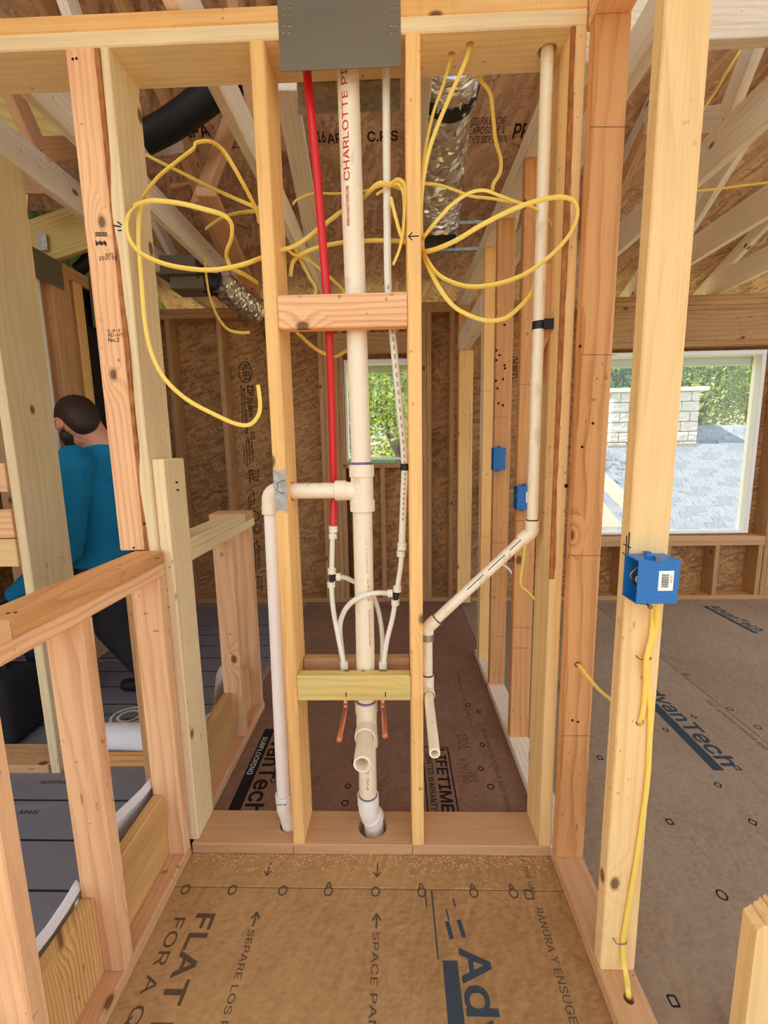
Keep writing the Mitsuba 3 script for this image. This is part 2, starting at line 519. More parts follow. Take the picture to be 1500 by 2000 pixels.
# behind the plumbing wall
put('printed_band', boxm(-0.292, -0.245, 0.13, 0.66, 0, 0.0006, 0.0001), 'ink_black', floor)
ftext('AdvanTech', -0.232, 0.72, 0.07, 'ink_black', bold=True, width=0.56)
ftext('SUBFLOORING', -0.283, 0.60, 0.022, 'cable_white', width=0.24, z=0.0006)
put('printed_frame', strokes([((0.462, 0.535, 0), (0.575, 0.53, 0)), ((0.462, 0.535, 0), (0.462, 0.12, 0)), ((0.575, 0.53, 0), (0.575, 0.12, 0))], 0.005, PZ), 'ink_black', floor)
ftext('LIFETIME', 0.515, 0.52, 0.045, 'ink_black', bold=True, width=0.345)
ftext('LIMITED WARRANTY', 0.475, 0.49, 0.024, 'ink_black', width=0.31)
ftext('1301', 0.625, 0.625, 0.05, width=0.10)
ftext('97H780', 0.615, 0.46, 0.032, width=0.14)
ftext('080', 0.65, 0.385, 0.03, width=0.06)
ftext('SELF-SPACING TONGUE AND GROOVE', 0.755, 0.66, 0.018, width=0.50)
ftext('SPACING OR JOIST', 0.70, 1.2, 0.018, width=0.48)
ftext('DO NOT', 0.545, 1.35, 0.03, width=0.22)
ftext('THIS SIDE UP', 0.27, 0.33, 0.012, width=0.16)
ftext('JUST', -0.05, 1.45, 0.06, width=0.26)
ftext('DEPT', -0.14, 1.42, 0.04, width=0.2)
for x, y, kk in ((0.155, 0.66, 'o'), (0.162, 0.44, 's'), (0.150, 0.30, 'd'), (0.148, 0.215, 'o'), (0.72, 0.86, 'o'), (0.765, 0.8, 'd'), (0.735, 0.55, 'd'), (0.70, 0.40, 'd'), (0.72, 0.30, 'o'), (-0.16, 0.33, 'o')):
    mark(x, y, 0.012, kk, 'ink_black')
# right-hand room
ftext('AdvanTech', 1.712, 1.10, 0.075, 'ink_blue', bold=True, width=0.68)
put('printed_band', boxm(1.655, 1.70, 0.395, 1.06, 0, 0.0006, 0.0001), 'ink_blue', floor)
ftext('AdvanTech', 2.905, 2.26, 0.075, 'ink_blue', bold=True, width=0.50)
put('printed_band', boxm(2.86, 2.89, 1.72, 2.25, 0, 0.0006, 0.0001), 'ink_blue', floor)
ftext('AdvanTech', 3.62, 2.30, 0.07, 'ink_blue', bold=True, width=0.5)
ftext('SELF-SPACING TONGUE AND GROOVE', 1.965, 0.9, 0.018, width=0.5)
ftext('ADVANTECH SUBFLOORING 23/32', 1.24, 1.35, 0.03, width=0.5)
for q in ((1308, 1605), (1470, 1606), (1410, 1748), (1315, 1955), (1402, 1533), (1172, 1480), (1300, 1425), (1335, 1435), (1440, 1500), (1340, 1318), (1355, 1400), (1425, 1385), (1230, 1280), (1480, 1420)):
    x, y, _ = at(*q, z=0)
    mark(x, y, 0.013, 'sdo'[(q[0] + q[1]) % 3], 'ink_black')
# sawdust along the plate
saw = []
for _ in range(420):
    x, y = rng.uniform(-0.34, 0.84), -abs(rng.normal(0, 0.03)) - 0.002
    L, a = rng.uniform(0.003, 0.009), rng.uniform(0, 6.28)
    d = np.array([math.cos(a), math.sin(a), 0]) * L
    saw.append(strokes([((x, y, 0.0005), (x + d[0], y + d[1], 0.0015))], 0.0018, PZ, 0.0008))
put('sawdust', cat(*saw), mat('dust', (226, 190, 134), 0.9), None, label='pale sawdust flakes scattered along the bottom plate on the floor', cat='sawdust', kind='stuff')

# ------------------------------------------------------------------ plumbing wall
wc = struct('wall_center', 'framed plumbing partition of pale two-by-six studs with pipes in its middle bay', 'wall')
pipe_hole = [((0.262, 0.074, 0.02), (0, 0, 1), 0.050), ((-0.030, 0.078, 0.02), (0, 0, 1), 0.034)]
board('bottom_plate', (-0.345, 0.852, 0, 0.14, 0, S), 9, wc, holes=pipe_hole)
top_holes = [((0.243, 0.07, 2.4), (0, 0, 1), 0.038), ((0.776, 0.07, 2.4), (0, 0, 1), 0.025), ((0.13, 0.07, 2.4), (0, 0, 1), 0.02), ((0.347, 0.07, 2.4), (0, 0, 1), 0.02)]
h1, h2 = at(918, 88, z=2.379), at(882, 107, z=2.379)
top_holes += [(h1, (0, 0, 1), 0.0115), (h2, (0, 0, 1), 0.0105)]
board('top_plate', (-2.2, 0.852, 0, 0.14, 2.379, 2.379 + S), 1, wc, holes=top_holes, seed=36)
board('top_plate', (-2.2, 0.852, 0, 0.14, 2.379 + S, 2.455), 0, wc, holes=top_holes[:4])
PLATE_Z = 2.379


def bark_edge(m):
    v = np.asarray(m.vertices).copy()
    return tm(v, m.faces)


board('stud', (0, S, 0, 0.14, S, PLATE_Z), 0, wc, holes=[((0.0, 0.07, 1.216), (1, 0, 0), 0.031)], label='pale stud with a grey metal nail plate and a pipe through it')
board('stud', (0.398, 0.398 + S, 0, 0.14, S, PLATE_Z), 0, wc)
board('stud', (0.814, 0.852, 0, 0.14, S, PLATE_Z), 8, wc, seed=19)
# waney stud at the left end
zz = np.linspace(S, PLATE_Z, 60)
wob = 0.006 * np.sin(zz * 9) + 0.012 * (meshkit.noise(np.stack([zz * 8, zz * 0, zz * 0], 1)) - 0.5)
ring = []
for z, o in zip(zz, wob):
    xl, xr = -0.4025, -0.366
    ring.append([[xl, 0.014, z], [xl + 0.012 + o, 0.001, z], [xr - 0.003, 0.0, z], [xr, 0.003, z], [xr, 0.14, z], [xl, 0.14, z]])
ring = np.array(ring)
V = ring.reshape(-1, 3)
f = []
for i in range(len(zz) - 1):
    for j in range(6):
        a, b = i * 6 + j, i * 6 + (j + 1) % 6
        f += [[a, b, b + 6], [a, b + 6, a + 6]]
f += [[0, 2, 1], [0, 3, 2], [0, 4, 3], [0, 5, 4]]
e = len(V) - 6
f += [[e, e + 1, e + 2], [e, e + 2, e + 3], [e, e + 3, e + 4], [e, e + 4, e + 5]]
put('stud', tm(V, f), 'wood', wc, uv=wood_uv(V, 2, 1, 41), label='stud with a rough bark edge and a greenish side')
board('stud', (-0.480, -0.405, 0, 0.14, 1.05, PLATE_Z), 2, wc, label='broad smooth stud beside the bark-edged stud')
board('stud', (-0.480, -0.405, 0.001, 0.14, S, 0.97), 7, wc)
# blocks of the middle bay
bx0, bx1 = S + 0.001, 0.397
board('block', (bx0, bx1, -0.002, 0.036, 1.677, 1.766), 2, wc, label='reddish wooden block across the top of the pipe bay')
board('block', (bx0, bx1, 0.0, 0.039, 0.557, 0.641), 6, wc, label='yellow-green block with pencil marks across the lower pipe bay')
board('block', (bx0, bx1, 0.102, 0.14, 0.557, 0.646), 9, wc, label='brown block at the back of the lower pipe bay')
pm = []
for px, n in ((676, 2), (709, 1), (748, 3)):
    for k in range(n):
        a = at(px + 5 * (k - n / 2), 1312, z=0.641)
        pm += [(a, a + [0.004, 0.012, 0]), (a + [0.004, 0.012, 0], a + [0.009, 0.0, 0])]
for px in (676, 753):
    a, b = at(px, 1352, y=0), at(px, 1361, y=0)
    put('pencil_mark', strokes([(a, b)], 0.0028, NY), 'ink_black', wc)
put('pencil_mark', strokes(pm, 0.0018, PZ), 'ink_black', wc)
put('pencil_mark', strokes([(at(798, 462, y=0), at(818, 461, y=0)), (at(798, 462, y=0), at(805, 454, y=0)), (at(798, 462, y=0), at(805, 469, y=0))], 0.0025, NY), 'ink_black', wc)
for px in (573, 806):
    put('pencil_mark', strokes([(at(px, 1652.5, y=-0.0001), at(px, 1668, y=-0.0001))], 0.0016, NY), 'ink_brown', wc)
put('pencil_mark', strokes([(at(221, 440, y=-0.0), at(236, 443, y=0)), (at(229, 433, y=0), at(238, 440, y=0)), (at(230, 450, y=0), at(238, 450, y=0))], 0.003, NY), 'ink_black', wc)
for s, q, hh in (('No.2', (212, 668), 0.011), ('KD-HT', (212, 658), 0.009), ('S-P-F', (210, 650), 0.009), ('2505 92', (194, 508), 0.009), ('0071', (206, 500), 0.007)):
    a = at(*q, y=-0.0004)
    text('lumber_stamp', s, a, (1, 0, 0), (0, 0, 1), hh, 'ink_black', wc, depth=0.0004)
bars = [(at(187 + 2.6 * i, 453, y=-0.0002), at(187.5 + 2.6 * i, 462, y=-0.0002)) for i in range(9)]
put('lumber_stamp', strokes(bars, 0.0018, NY), 'ink_black', wc)
bars = [(at(187 + 2.2 * i, 470 + (i * 7 % 4), y=-0.0002), at(188.5 + 2.2 * i, 480 - (i * 5 % 4), y=-0.0002)) for i in range(10)]
put('lumber_stamp', strokes(bars, 0.0022, NY), 'ink_black', wc)
for q in ((142, 115), (149, 114), (281, 1023), (261, 1070), (345, 942), (347, 957)):
    c = at(*q, y=-0.0005)
    put('nail_head', rod(c, c + [0, 0.002, 0], 0.0035, sides=10), 'ink_brown', wc)
# steel plates on this wall
sp = thing('steel_plate', 'dull grey steel protection plate over the top plates above the pipes', 'steel plate')
hs = [(at(x, y, y=-0.002), (0, 1, 0), 0.0026) for x in (553, 565, 765, 773) for y in (14, 28, 50, 64)]
man = m3.Manifold.cube([0.309, 0.0016, 0.27]).translate([0.0775, -0.0022, 2.305])
for c, d, r in hs:
    cy = trimesh.creation.cylinder(r, 0.02, sections=10)
    cy.apply_transform(trimesh.geometry.align_vectors([0, 0, 1], d))
    cy.apply_translation(c)
    man = man - m3.Manifold(m3.Mesh(np.asarray(cy.vertices, np.float32), np.asarray(cy.faces, np.uint32)))
mm = man.to_mesh()
put('plate', tm(mm.vert_properties[:, :3], mm.tri_verts), 'dull_steel', sp)
sp = thing('steel_plate', 'pale galvanised steel plate hanging behind the top of the pipe bay', 'steel plate')
put('plate', boxm(0.092, 0.386, 0.1405, 0.1421, 2.300, 2.50, 0.0003), 'galvanised', sp)
sp = thing('nail_plate', 'small galvanised nail plate on the stud where the branch pipe passes', 'nail plate')
put('plate', boxm(0.0005, 0.0385, -0.0018, -0.0004, 1.168, 1.283, 0.0004), 'galvanised', sp)
teeth = []
for z, s in ((1.283, 1), (1.168, -1)):
    teeth = []
    for x in (0.004, 0.032):
        v = np.array([[x - 0.003, -0.0018, z], [x + 0.005, -0.0018, z], [x + 0.001, -0.0018, z - s * -0.010]])
        v = np.vstack([v, v + [0, 0.0012, 0]])
        put('tooth', tm(v, [[0, 1, 2], [3, 5, 4], [0, 3, 4], [0, 4, 1], [1, 4, 5], [1, 5, 2], [2, 5, 3], [2, 3, 0]]), 'galvanised', sp)

a = at(545, 940, y=-0.002)
sq = [at(*q, y=-0.0019) for q in ((556, 938), (548, 940), (541, 945), (543, 952), (539, 958), (547, 962), (552, 965), (556, 962))]
put('pen_scribble', strokes(list(zip(sq[:-1], sq[1:])), 0.0015, NY, 0.0004), 'ink_black', sp)

# ------------------------------------------------------------------ half wall at the left
wl = struct('wall_left', 'low framed half wall with doubled cap rail around the membrane-covered floor', 'wall')
HX0, HX1 = -0.434, -0.346
board('bottom_plate', (HX0, HX1, -1.2, -0.0005, 0, S), 9, wl)
for y0, cls in ((-0.58 - S, 2), (-0.366, 2), (-0.0415, 2)):
    board('stud', (HX0, HX1, y0, y0 + S, S, 0.974), cls, wl)
board('cap_rail', (HX0, HX1, -1.0, -0.0035, 0.974, 0.974 + S), 2, wl, seed=11)
board('cap_rail', (HX0 + 0.001, HX1 + 0.003, -0.537, -0.0035, 1.0125, 1.0505), 3, wl, seed=12, label='reddish brown upper cap board')
board('cap_rail', (HX0 + 0.001, HX1 + 0.004, -1.0, -0.5385, 1.0125, 1.0505), 2, wl, seed=13)
board('blocking', (HX0, -0.399, -0.58, -0.3665, S, 0.258), 5, wl, label='laminated block between the studs')
board('blocking', (HX0, -0.399, -0.3275, -0.042, S, 0.258), 5, wl, label='laminated block between the studs')
for q in ((222, 1092), (16, 1198), (30, 1196), (309, 1090)):
    c = at(*q, z=1.0507)
    put('nail_head', rod(c - [0, 0, 0.001], c + [0, 0, 0.0005], 0.0035, sides=8), 'ink_brown', wl)
wr_ = struct('wall_left_rear', 'rear length of low half wall with greenish cap boards behind the plumbing wall', 'wall')
board('bottom_plate', (HX0, -0.346, 0.1405, 0.84, 0, S), 2, wr_)
board('post', (-0.365, -0.327, 0.0135, 0.139, S, 1.323), 1, wr_, seed=23, label='short greenish post standing against the bark-edged stud')
board('stud', (HX0, -0.350, 0.548, 0.548 + S, S, 0.974), 2, wr_)
board('stud', (HX0, -0.350, 0.795, 0.795 + S, S, 0.974), 2, wr_)
board('cap_rail', (HX0, -0.340, 0.1405, 0.838, 0.974, 0.974 + S), 1, wr_)
board('cap_rail', (HX0, -0.342, 0.1405, 0.716, 1.0125, 1.0505), 1, wr_)
board('cap_rail', (HX0 - 0.08, -0.342, 0.7165, 0.834, 1.0125, 1.0505), 9, wr_, axis=0)
board('blocking', (HX0, -0.399, 0.1405, 0.5475, S, 0.258), 5, wr_)
board('blocking', (HX0, -0.399, 0.5865, 0.7945, S, 0.258), 5, wr_)
# wall stub further left with the tall greenish post
wls = struct('wall_left_stair', 'tall post and low curb at the edge of the membrane-covered floor', 'wall')
board('post', (-1.118, -1.08, 0.36, 0.58, 0, 2.44), 1, wls, seed=31, label='tall greenish post with an orange edge')
board('curb', (-1.079, -0.436, 0.40, 0.435, 0.0, 0.05), 3, wls)
board('rail', (-2.4, -1.129, 0.36, 0.398, 1.02, 1.13), 2, wls)
board('rail', (-2.4, -1.129, 0.36, 0.398, 1.20, 1.31), 2, wls)
board('rail', (-2.4, -1.129, 0.36, 0.398, 0.905, 1.015), 8, wls)
board('bottom_plate', (-2.4, -1.129, 0.36, 0.50, 0, S), 9, wls)

# membrane on the left floor
mem = thing('membrane', 'grey-white membrane sheets with black lap lines covering the floor behind the half wall', 'floor membrane')
put('sheet', boxm(-1.6, HX0 - 0.03, -1.2, 0.398, 0.0005, 0.004, 0.001), 'membrane_film', mem)
put('sheet', boxm(-2.6, HX0 - 0.03, 0.505, 2.3, 0.0005, 0.004, 0.001), 'membrane_film', mem)
for y in (0.215, 0.040, -0.135, -0.31, -0.485, -0.66):
    put('lap_line', boxm(-1.59, HX0 - 0.04, y - 0.0035, y + 0.0035, 0.004, 0.0052, 0.0004), 'membrane_line', mem)
for y in (0.684, 0.861, 1.033, 1.207, 1.38, 1.555, 1.73, 1.9):
    put('lap_line', boxm(-2.59, HX0 - 0.04, y - 0.003, y + 0.003, 0.004, 0.0052, 0.0004), 'membrane_line', mem)
for s, x, y, h, w in (('NOMINAL', -1.12, 0.30, 0.018, 0.12), ('MAN', -1.08, 0.15, 0.018, 0.07), ('30', -1.03, -0.05, 0.025, 0.04), ('MINERAL', -1.22, 0.76, 0.022, 0.14), ('DECK SHIELD', -1.04, 0.72, 0.02, 0.2), ('ARMOR', -1.1, 0.95, 0.022, 0.14), ('UNDERLAYMENT', -1.06, 0.625, 0.012, 0.3)):
    text('printed_text', s, (x, y, 0.0041), (1, 0, 0), (0, 1, 0), h, 'membrane_line', mem, width=w)
# logo ring on the sheet
for r0 in (1.0, 0.62):
    a = np.linspace(0, 2 * np.pi, 25)
    c = at(252, 1398, z=0.005)
    p = np.stack([c[0] + 0.085 * r0 * np.cos(a), c[1] + 0.075 * r0 * np.sin(a), 0 * a + 0.0041], 1)
    put('printed_ring', strokes(list(zip(p[:-1], p[1:])), 0.012, PZ), 'cable_white', mem)
# roll of membrane along the curb and upturned edges
roll = sweep(np.stack([np.linspace(-1.07, -0.44, 14), 0.502 + 0.006 * np.sin(np.linspace(0, 7, 14)), 0.066 + 0 * np.linspace(0, 1, 14)], 1), 0.062, 0.060, sides=20)
put('membrane_roll', roll, 'membrane_edge', None, smooth=40, label='white rolled edge of membrane lying along the low wooden curb', cat='membrane roll')


def upturn(ys, x0, z0, amp, name, label):
    prof = []
    for s in np.linspace(0, 1, 12):
        prof.append((x0 - 0.16 + 0.16 * s ** 0.6, 0.006 + z0 * s ** 2.2))
    prof.append((x0 + 0.008, z0 - 0.004))
    prof.append((x0 + 0.010, z0 - 0.02))
    V = []
    for i, y in enumerate(ys):
        k = 1 + amp * math.sin(i * 0.9)
        for q in prof:
            V.append((q[0] - 0.01 * math.sin(i * 0.7), y, q[1] * k))
    n = len(prof)
    V = np.array(V)
    V2 = V + [0.0, 0, -0.003]
    f = []
    for i in range(len(ys) - 1):
        for j in range(n - 1):
            a = i * n + j
            f += [[a, a + 1, a + n + 1], [a, a + n + 1, a + n]]
    put(name, tm(V, f), 'membrane_edge', None, smooth=50, label=label, cat='membrane edge')


upturn(np.linspace(-0.75, -0.36, 9), -0.452, 0.292, 0.02, 'membrane_upturn', 'white membrane edge curling up against the block between the two nearest half-wall studs')
upturn(np.linspace(-0.33, 0.30, 13), -0.455, 0.305, 0.03, 'membrane_upturn', 'white membrane edge curling up behind the block by the plumbing wall corner')
upturn(np.linspace(0.56, 0.78, 7), -0.47, 0.32, 0.03, 'membrane_upturn', 'white membrane edge sticking up behind the rear half-wall studs')

# ------------------------------------------------------------------ right partition and posts
wr = struct('wall_right', 'framed partition running back from the plumbing wall to the far wall', 'wall')
WX0, WX1 = 0.8525, 0.9415
cable_hole = at(1228, 1950, z=S)
board('bottom_plate', (WX0, WX1, -1.2, -0.0005, 0, S), 9, wr, holes=[(cable_hole, (0, 0, 1), 0.012)])
board('bottom_plate', (WX0, WX1, 0.0, 1.42, 0, S), 4, wr)
post_hole = at(1250, 1412, y=-0.345)
board('stud', (0.857, 0.9415, -0.345, -0.345 + S, S, 2.372), 8, wr, holes=[(post_hole, (0, 1, 0), 0.010)], seed=55, label='broad pale stud carrying the blue electrical box')
q_hole = at(1128, 1298, y=-0.0395)
board('stud', (0.857, 0.9415, -0.0395, -0.0015, S, 2.372), 3, wr, holes=[(q_hole, (0, 1, 0), 0.009)], seed=57, label='reddish brown stud at the corner of the two partitions')
board('top_plate', (WX0, WX1, -1.2, -0.0005, 2.3725, 2.41), 2, wr)
board('top_plate', (WX0, WX1, -1.2, -0.0005, 2.4105, 2.449), 0, wr)
for y, z1, sd in ((0.549, 2.40, 61), (0.992, 2.40, 62), (1.30, 2.40, 63)):
    board('stud', (0.857, 0.9405, y, y + S, S, z1), 3 if y < 1.2 else 0, wr, seed=sd)
board('trimmer', (0.857, 0.9405, 1.339, 1.377, S, 2.40), 4, wr)
board('top_plate', (0.851, 0.9405, 0.1405, 2.40, 2.401, 2.439), 4, wr)
board('top_plate', (0.851, 0.9405, 0.1405, 2.40, 2.4395, 2.4775), 4, wr)
board('header', (0.851, 0.889, 1.378, 2.30, 2.065, 2.19), 4, wr)
board('header', (0.8905, 0.9285, 1.378, 2.30, 2.065, 2.19), 4, wr)
board('jack_stud', (0.855, 0.965, 2.262, 2.30, S, 2.064), 0, wr)
board('king_stud', (0.855, 0.9405, 2.301, 2.339, S, 2.40), 3, wr)
# notched scab beside the right pipe
sc = [at(1095, 520, y=0.06), at(1058, 520, y=0.06)]
import shapely
pg = trimesh.creation.extrude_polygon(shapely.Polygon([(0.772, 1.545), (0.8132, 1.655), (0.8132, 1.862), (0.782, 1.848), (0.778, 1.78)]), 0.048, engine='earcut')
vv = np.asarray(pg.vertices)
pg = tm(np.stack([vv[:, 0], 0.135 - vv[:, 2], vv[:, 1]], 1), pg.faces)
put('filler_block', pg, 'wood', wc, uv=wood_uv(np.asarray(pg.vertices), 2, 2, 77), label='notched filler block with a slanting lower end beside the right-hand pipe')


def bark_strip(x0, x1, y, z0, z1, seed, parent):
    zs = np.linspace(z0, z1, 70)
    q = np.stack([zs * 7, zs * 0 + seed, zs * 0], 1)
    e = x1 - 0.006 + 0.010 * (meshkit.fbm(q, 3, seed) - 0.3)
    V = []
    for i, z in enumerate(zs):
        d = 0.0015 + 0.002 * meshkit.noise(np.array([z * 60, seed, 0.0]))
        V += [(x0 - 0.001, y + 0.006, z), (x0 - 0.001, y - d, z), (e[i], y - d * 0.8, z), (e[i], y + 0.001, z)]
    V = np.array(V)
    f = []
    for i in range(len(zs) - 1):
        for j in range(4):
            a, b = 4 * i + j, 4 * i + (j + 1) % 4
            f += [[a, b + 4, b], [a, a + 4, b + 4]]
    put('bark', tm(V, f), 'bark_strip', parent, label='reddish bark left along the edge of the stud')


mat('bark_strip', proc(lambda p, n, uv: mix(mi.Color3f(lin(192, 128, 76)), mi.Color3f(lin(116, 70, 40)), fbm(p.x * 120, p.y * 60, p.z * 34, 3))), 0.9, specular=0.1)
bark_strip(-0.4030, -0.388, 0.004, 0.85, PLATE_Z - 0.002, 9, wc)
bark_strip(0.814, 0.829, 0.0, 0.95, PLATE_Z - 0.002, 4, wc)
for y, pts in ((-0.0396, ((1153, 248, 1228, 248), (1138, 693, 1203, 693), (1117, 1085, 1177, 1085), (1098, 1437, 1152, 1437))), (0.5489, ((1001, 1226, 1038, 1226), (1001, 1265, 1038, 1266), (1006, 1017, 1040, 1017), (1012, 751, 1045, 751))), (0.9919, ((960, 1060, 988, 1060), (957, 1243, 985, 1243), (963, 815, 992, 815))), (1.2999, ((938, 764, 962, 764), (938, 1049, 955, 1050)))):
    put('joint_line', strokes([(at(a, b, y=y), at(c, d, y=y)) for a, b, c, d in pts], 0.0012, NY, 0.0003), 'ink_brown', wr)
put('ink_spots', strokes([(at(a, b, y=.9918), at(a + 3, b + 3, y=.9918)) for a, b in ((984, 633), (968, 683), (974, 692), (968, 702), (984, 712), (985, 718), (967, 742), (981, 739), (972, 786), (981, 790), (970, 757))], 0.010, NY, 0.0003), 'ink_black', wr)
put('pencil_mark', strokes([(at(1224, 1046, y=-0.3452), at(1221, 1100, y=-0.3452)), (at(1229, 1040, y=-0.3452), at(1226, 1084, y=-0.3452)), (at(1217, 1062, y=-0.3452), at(1232, 1070, y=-0.3452)), (at(1216, 1079, y=-0.3452), at(1226, 1088, y=-0.3452))], 0.002, NY), 'ink_black', wr)
for q in ((1252, 1050), ):
    pass
for x, y in ((1106, 949), (1133, 676), (1137, 873), (1158, 827), (1118, 1407), (1129, 1410)):
    yy = -0.0396 if x > 1110 else -0.0002
    c = at(x, y, y=yy)
    put('nail_hole', rod(c, c + [0, 0.0006, 0], 0.006 if x < 1110 else 0.004, sides=10), 'ink_black', wr)
# chewed stud end at the right edge of the frame
ends = thing('cut_post', 'bright pale post end with a splintered top at the lower right corner', 'post')
n = 26
V, f = [], []
zt = [0.36 + 0.05 * abs(math.sin(i * 1.9)) * (i / n) + 0.045 * (i / n) for i in range(n)]
for j, (yy) in enumerate((-0.5, -0.462)):
    for i in range(n):
        x = 1.085 + 0.089 * i / (n - 1)
        V += [(x, yy, 0.0), (x, yy, zt[i] + (0.004 if j else 0))]
o = 2 * n
for i in range(n - 1):
    a = 2 * i
    f += [[a, a + 2, a + 3], [a, a + 3, a + 1], [o + a, o + a + 3, o + a + 2], [o + a, o + a + 1, o + a + 3], [a + 1, a + 3, o + a + 3], [a + 1, o + a + 3, o + a + 1]]
f += [[0, 1, o + 1], [0, o + 1, o], [2 * n - 2, o + 2 * n - 1, 2 * n - 1], [2 * n - 2, o + 2 * n - 2, o + 2 * n - 1]]
V = np.array(V)
put('board', tm(V, f), 'wood', ends, uv=wood_uv(V, 2, 8, 71))

# ------------------------------------------------------------------ far wall
wb = struct('wall_back', 'exterior wall of brown studs and strand sheathing with two window openings', 'wall')
YB = 2.40
W1 = (-0.06, 0.56, 1.23, 2.05)
W2 = (2.05, 3.33, 0.565, 2.055)
board('bottom_plate', (-2.6, 5.6, YB, YB + 0.14, 0, S), 7, wb, axis=0)
board('top_plate', (-2.6, 5.6, YB, YB + 0.14, 2.384, 2.422), 7, wb)
board('top_plate', (-2.6, 5.6, YB, YB + 0.14, 2.4225, 2.46), 7, wb)
for x in (-2.33, -1.91, -1.49, -1.07, -0.645, 0.576, 0.80, 1.20, 1.60, 3.75, 4.15, 4.55):
    board('stud', (x, x + S, YB, YB + 0.14, S, 2.384), 7, wb)
for x in (-0.26, -0.22, 0.615, 1.95, 1.99, 3.43, 3.47):
    board('king_stud', (x, x + S, YB, YB + 0.14, S, 2.384), 7, wb)
for x0, x1, z0 in ((-0.181, -0.061, S), ):
    for k in range(3):
        board('jack_stud', (x0 + 0.04 * k, x0 + 0.04 * k + S, YB, YB + 0.14, S, 2.085), 7, wb)
board('header', (-0.181, 0.575, YB, YB + S, 2.088, 2.245), 7, wb)
board('header', (-0.181, 0.575, YB + 0.05, YB + 0.088, 2.088, 2.245), 7, wb)
board('sill', (-0.06, 0.575, YB, YB + 0.14, 1.166, 1.204), 7, wb)
for x in (-0.02, 0.225):
    board('cripple_stud', (x, x + S, YB, YB + 0.14, S, 1.166), 7, wb)
for x in (-0.1, 0.13, 0.36):
    board('cripple_stud', (x, x + S, YB, YB + 0.14, 2.2455, 2.384), 7, wb)
board('jack_stud', (2.029, 2.029 + 0.02, YB, YB + 0.14, S, 2.085), 7, wb)
board('header', (2.03, 3.43, YB, YB + S, 2.12, 2.345), 7, wb)
board('header', (2.03, 3.43, YB + 0.05, YB + 0.088, 2.12, 2.345), 7, wb)
board('header_plate', (2.03, 3.43, YB, YB + 0.14, 2.346, 2.383), 7, wb)
board('header_plate', (2.03, 3.43, YB, YB + 0.14, 2.081, 2.119), 7, wb)
board('sill', (2.05, 3.43, YB, YB + 0.14, 0.472, 0.510), 9, wb)
board('sill', (2.05, 3.43, YB, YB + 0.14, 0.5105, 0.548), 9, wb)
for x in (2.24, 2.63, 3.03, 3.385):
    board('cripple_stud', (x, x + S, YB, YB + 0.14, S, 0.472), 7, wb)
for b in ((-2.6, -1.455, 0, 2.46), (-1.453, -0.235, 0, 2.46), (-0.233, -0.061, 0, 2.46), (-0.06, 0.56, 0, 1.20), (-0.06, 0.56, 2.06, 2.46), (0.561, 0.985, 0, 2.46), (0.987, 2.045, 0, 2.46), (2.046, 3.335, 0, 0.55), (2.046, 3.335, 2.06, 2.46), (3.336, 4.45, 0, 2.46), (4.452, 5.6, 0, 2.46)):
    panel('sheathing_panel', (b[0], b[1], YB + 0.1402, YB + 0.153, b[2] - 0.3 if b[2] == 0 else b[2], b[3]), 2, wb, (2, 0), off=(b[0], 0))
for c, q in (('HUBER', 0), ):
    pass
YS = YB + 0.1398


def wtext(s, q, h, width, bold=False):
    a = at(*q, y=YS)
    text('printed_text', s, a, (0, 0, -1), (1, 0, 0), h, 'ink_brown', wb, bold=bold, width=width)


c0 = at(479, 727, y=YS)
a = np.linspace(0, 2 * np.pi, 29)
p = np.stack([c0[0] + 0.055 * np.cos(a), 0 * a + YS, c0[2] + 0.085 * np.sin(a)], 1)
put('printed_oval', strokes(list(zip(p[:-1], p[1:])), 0.007, NY), 'ink_brown', wb)
wtext('HUBER', (473, 712), 0.06, 0.13, True)
wtext('ZIP', (483, 752), 0.05, 0.09, True)
wtext('System', (484, 777), 0.042, 0.16, True)
wtext('SFI', (489, 843), 0.035, 0.07, True)
for i, (px, y0, y1) in enumerate(((471, 752, 830), (476, 758, 845), (481, 800, 860), (486, 860, 905), (481, 862, 912), (476, 870, 905), (492, 862, 900), (490, 965, 1000), (495, 960, 985), (486, 970, 1005), (497, 1060, 1115), (502, 1055, 1110), (506, 1065, 1100), (492, 1070, 1110), (504, 1125, 1148), (510, 1125, 1155))):
    pts = []
    y = y0
    while y < y1:
        L = 2 + (int(y * 7 + i * 13) % 5) * 1.3
        pts.append((at(px + (y - y0) * 0.05, y, y=YS), at(px + (y + L - y0) * 0.05, y + L, y=YS)))
        y += L + 1.6
    put('printed_text', strokes(pts, 0.011, NY), 'ink_brown', wb)
wtext('7/16', (494, 918), 0.05, 0.10, True)
wtext('PS2', (487, 917), 0.03, 0.09, True)
put('printed_arrow', strokes([(at(487, 918, y=YS), at(488, 944, y=YS)), (at(487, 918, y=YS), at(484, 924, y=YS))], 0.006, NY), 'ink_brown', wb)
for (cx, cy, r) in ((496, 1008, 0.045), (502, 1033, 0.04), (502, 1033, 0.022)):
    c0 = at(cx, cy, y=YS)
    p = np.stack([c0[0] + r * np.cos(a), 0 * a + YS, c0[2] + r * np.sin(a)], 1)
    put('printed_ring', strokes(list(zip(p[:-1], p[1:])), 0.007, NY), 'ink_brown', wb)
for px, py in ((1003, 718), (1478, 1085)):
    c0 = at(px, py, y=YS)
    p = np.stack([c0[0] + 0.05 * np.cos(a), 0 * a + YS, c0[2] + 0.085 * np.sin(a)], 1)
    put('printed_oval', strokes(list(zip(p[:-1], p[1:])), 0.007, NY), 'ink_brown', wb)
    text('printed_text', 'HUBER', c0 + [-0.02, 0, 0.065], (0, 0, -1), (1, 0, 0), 0.05, 'ink_brown', wb, bold=True, width=0.13)


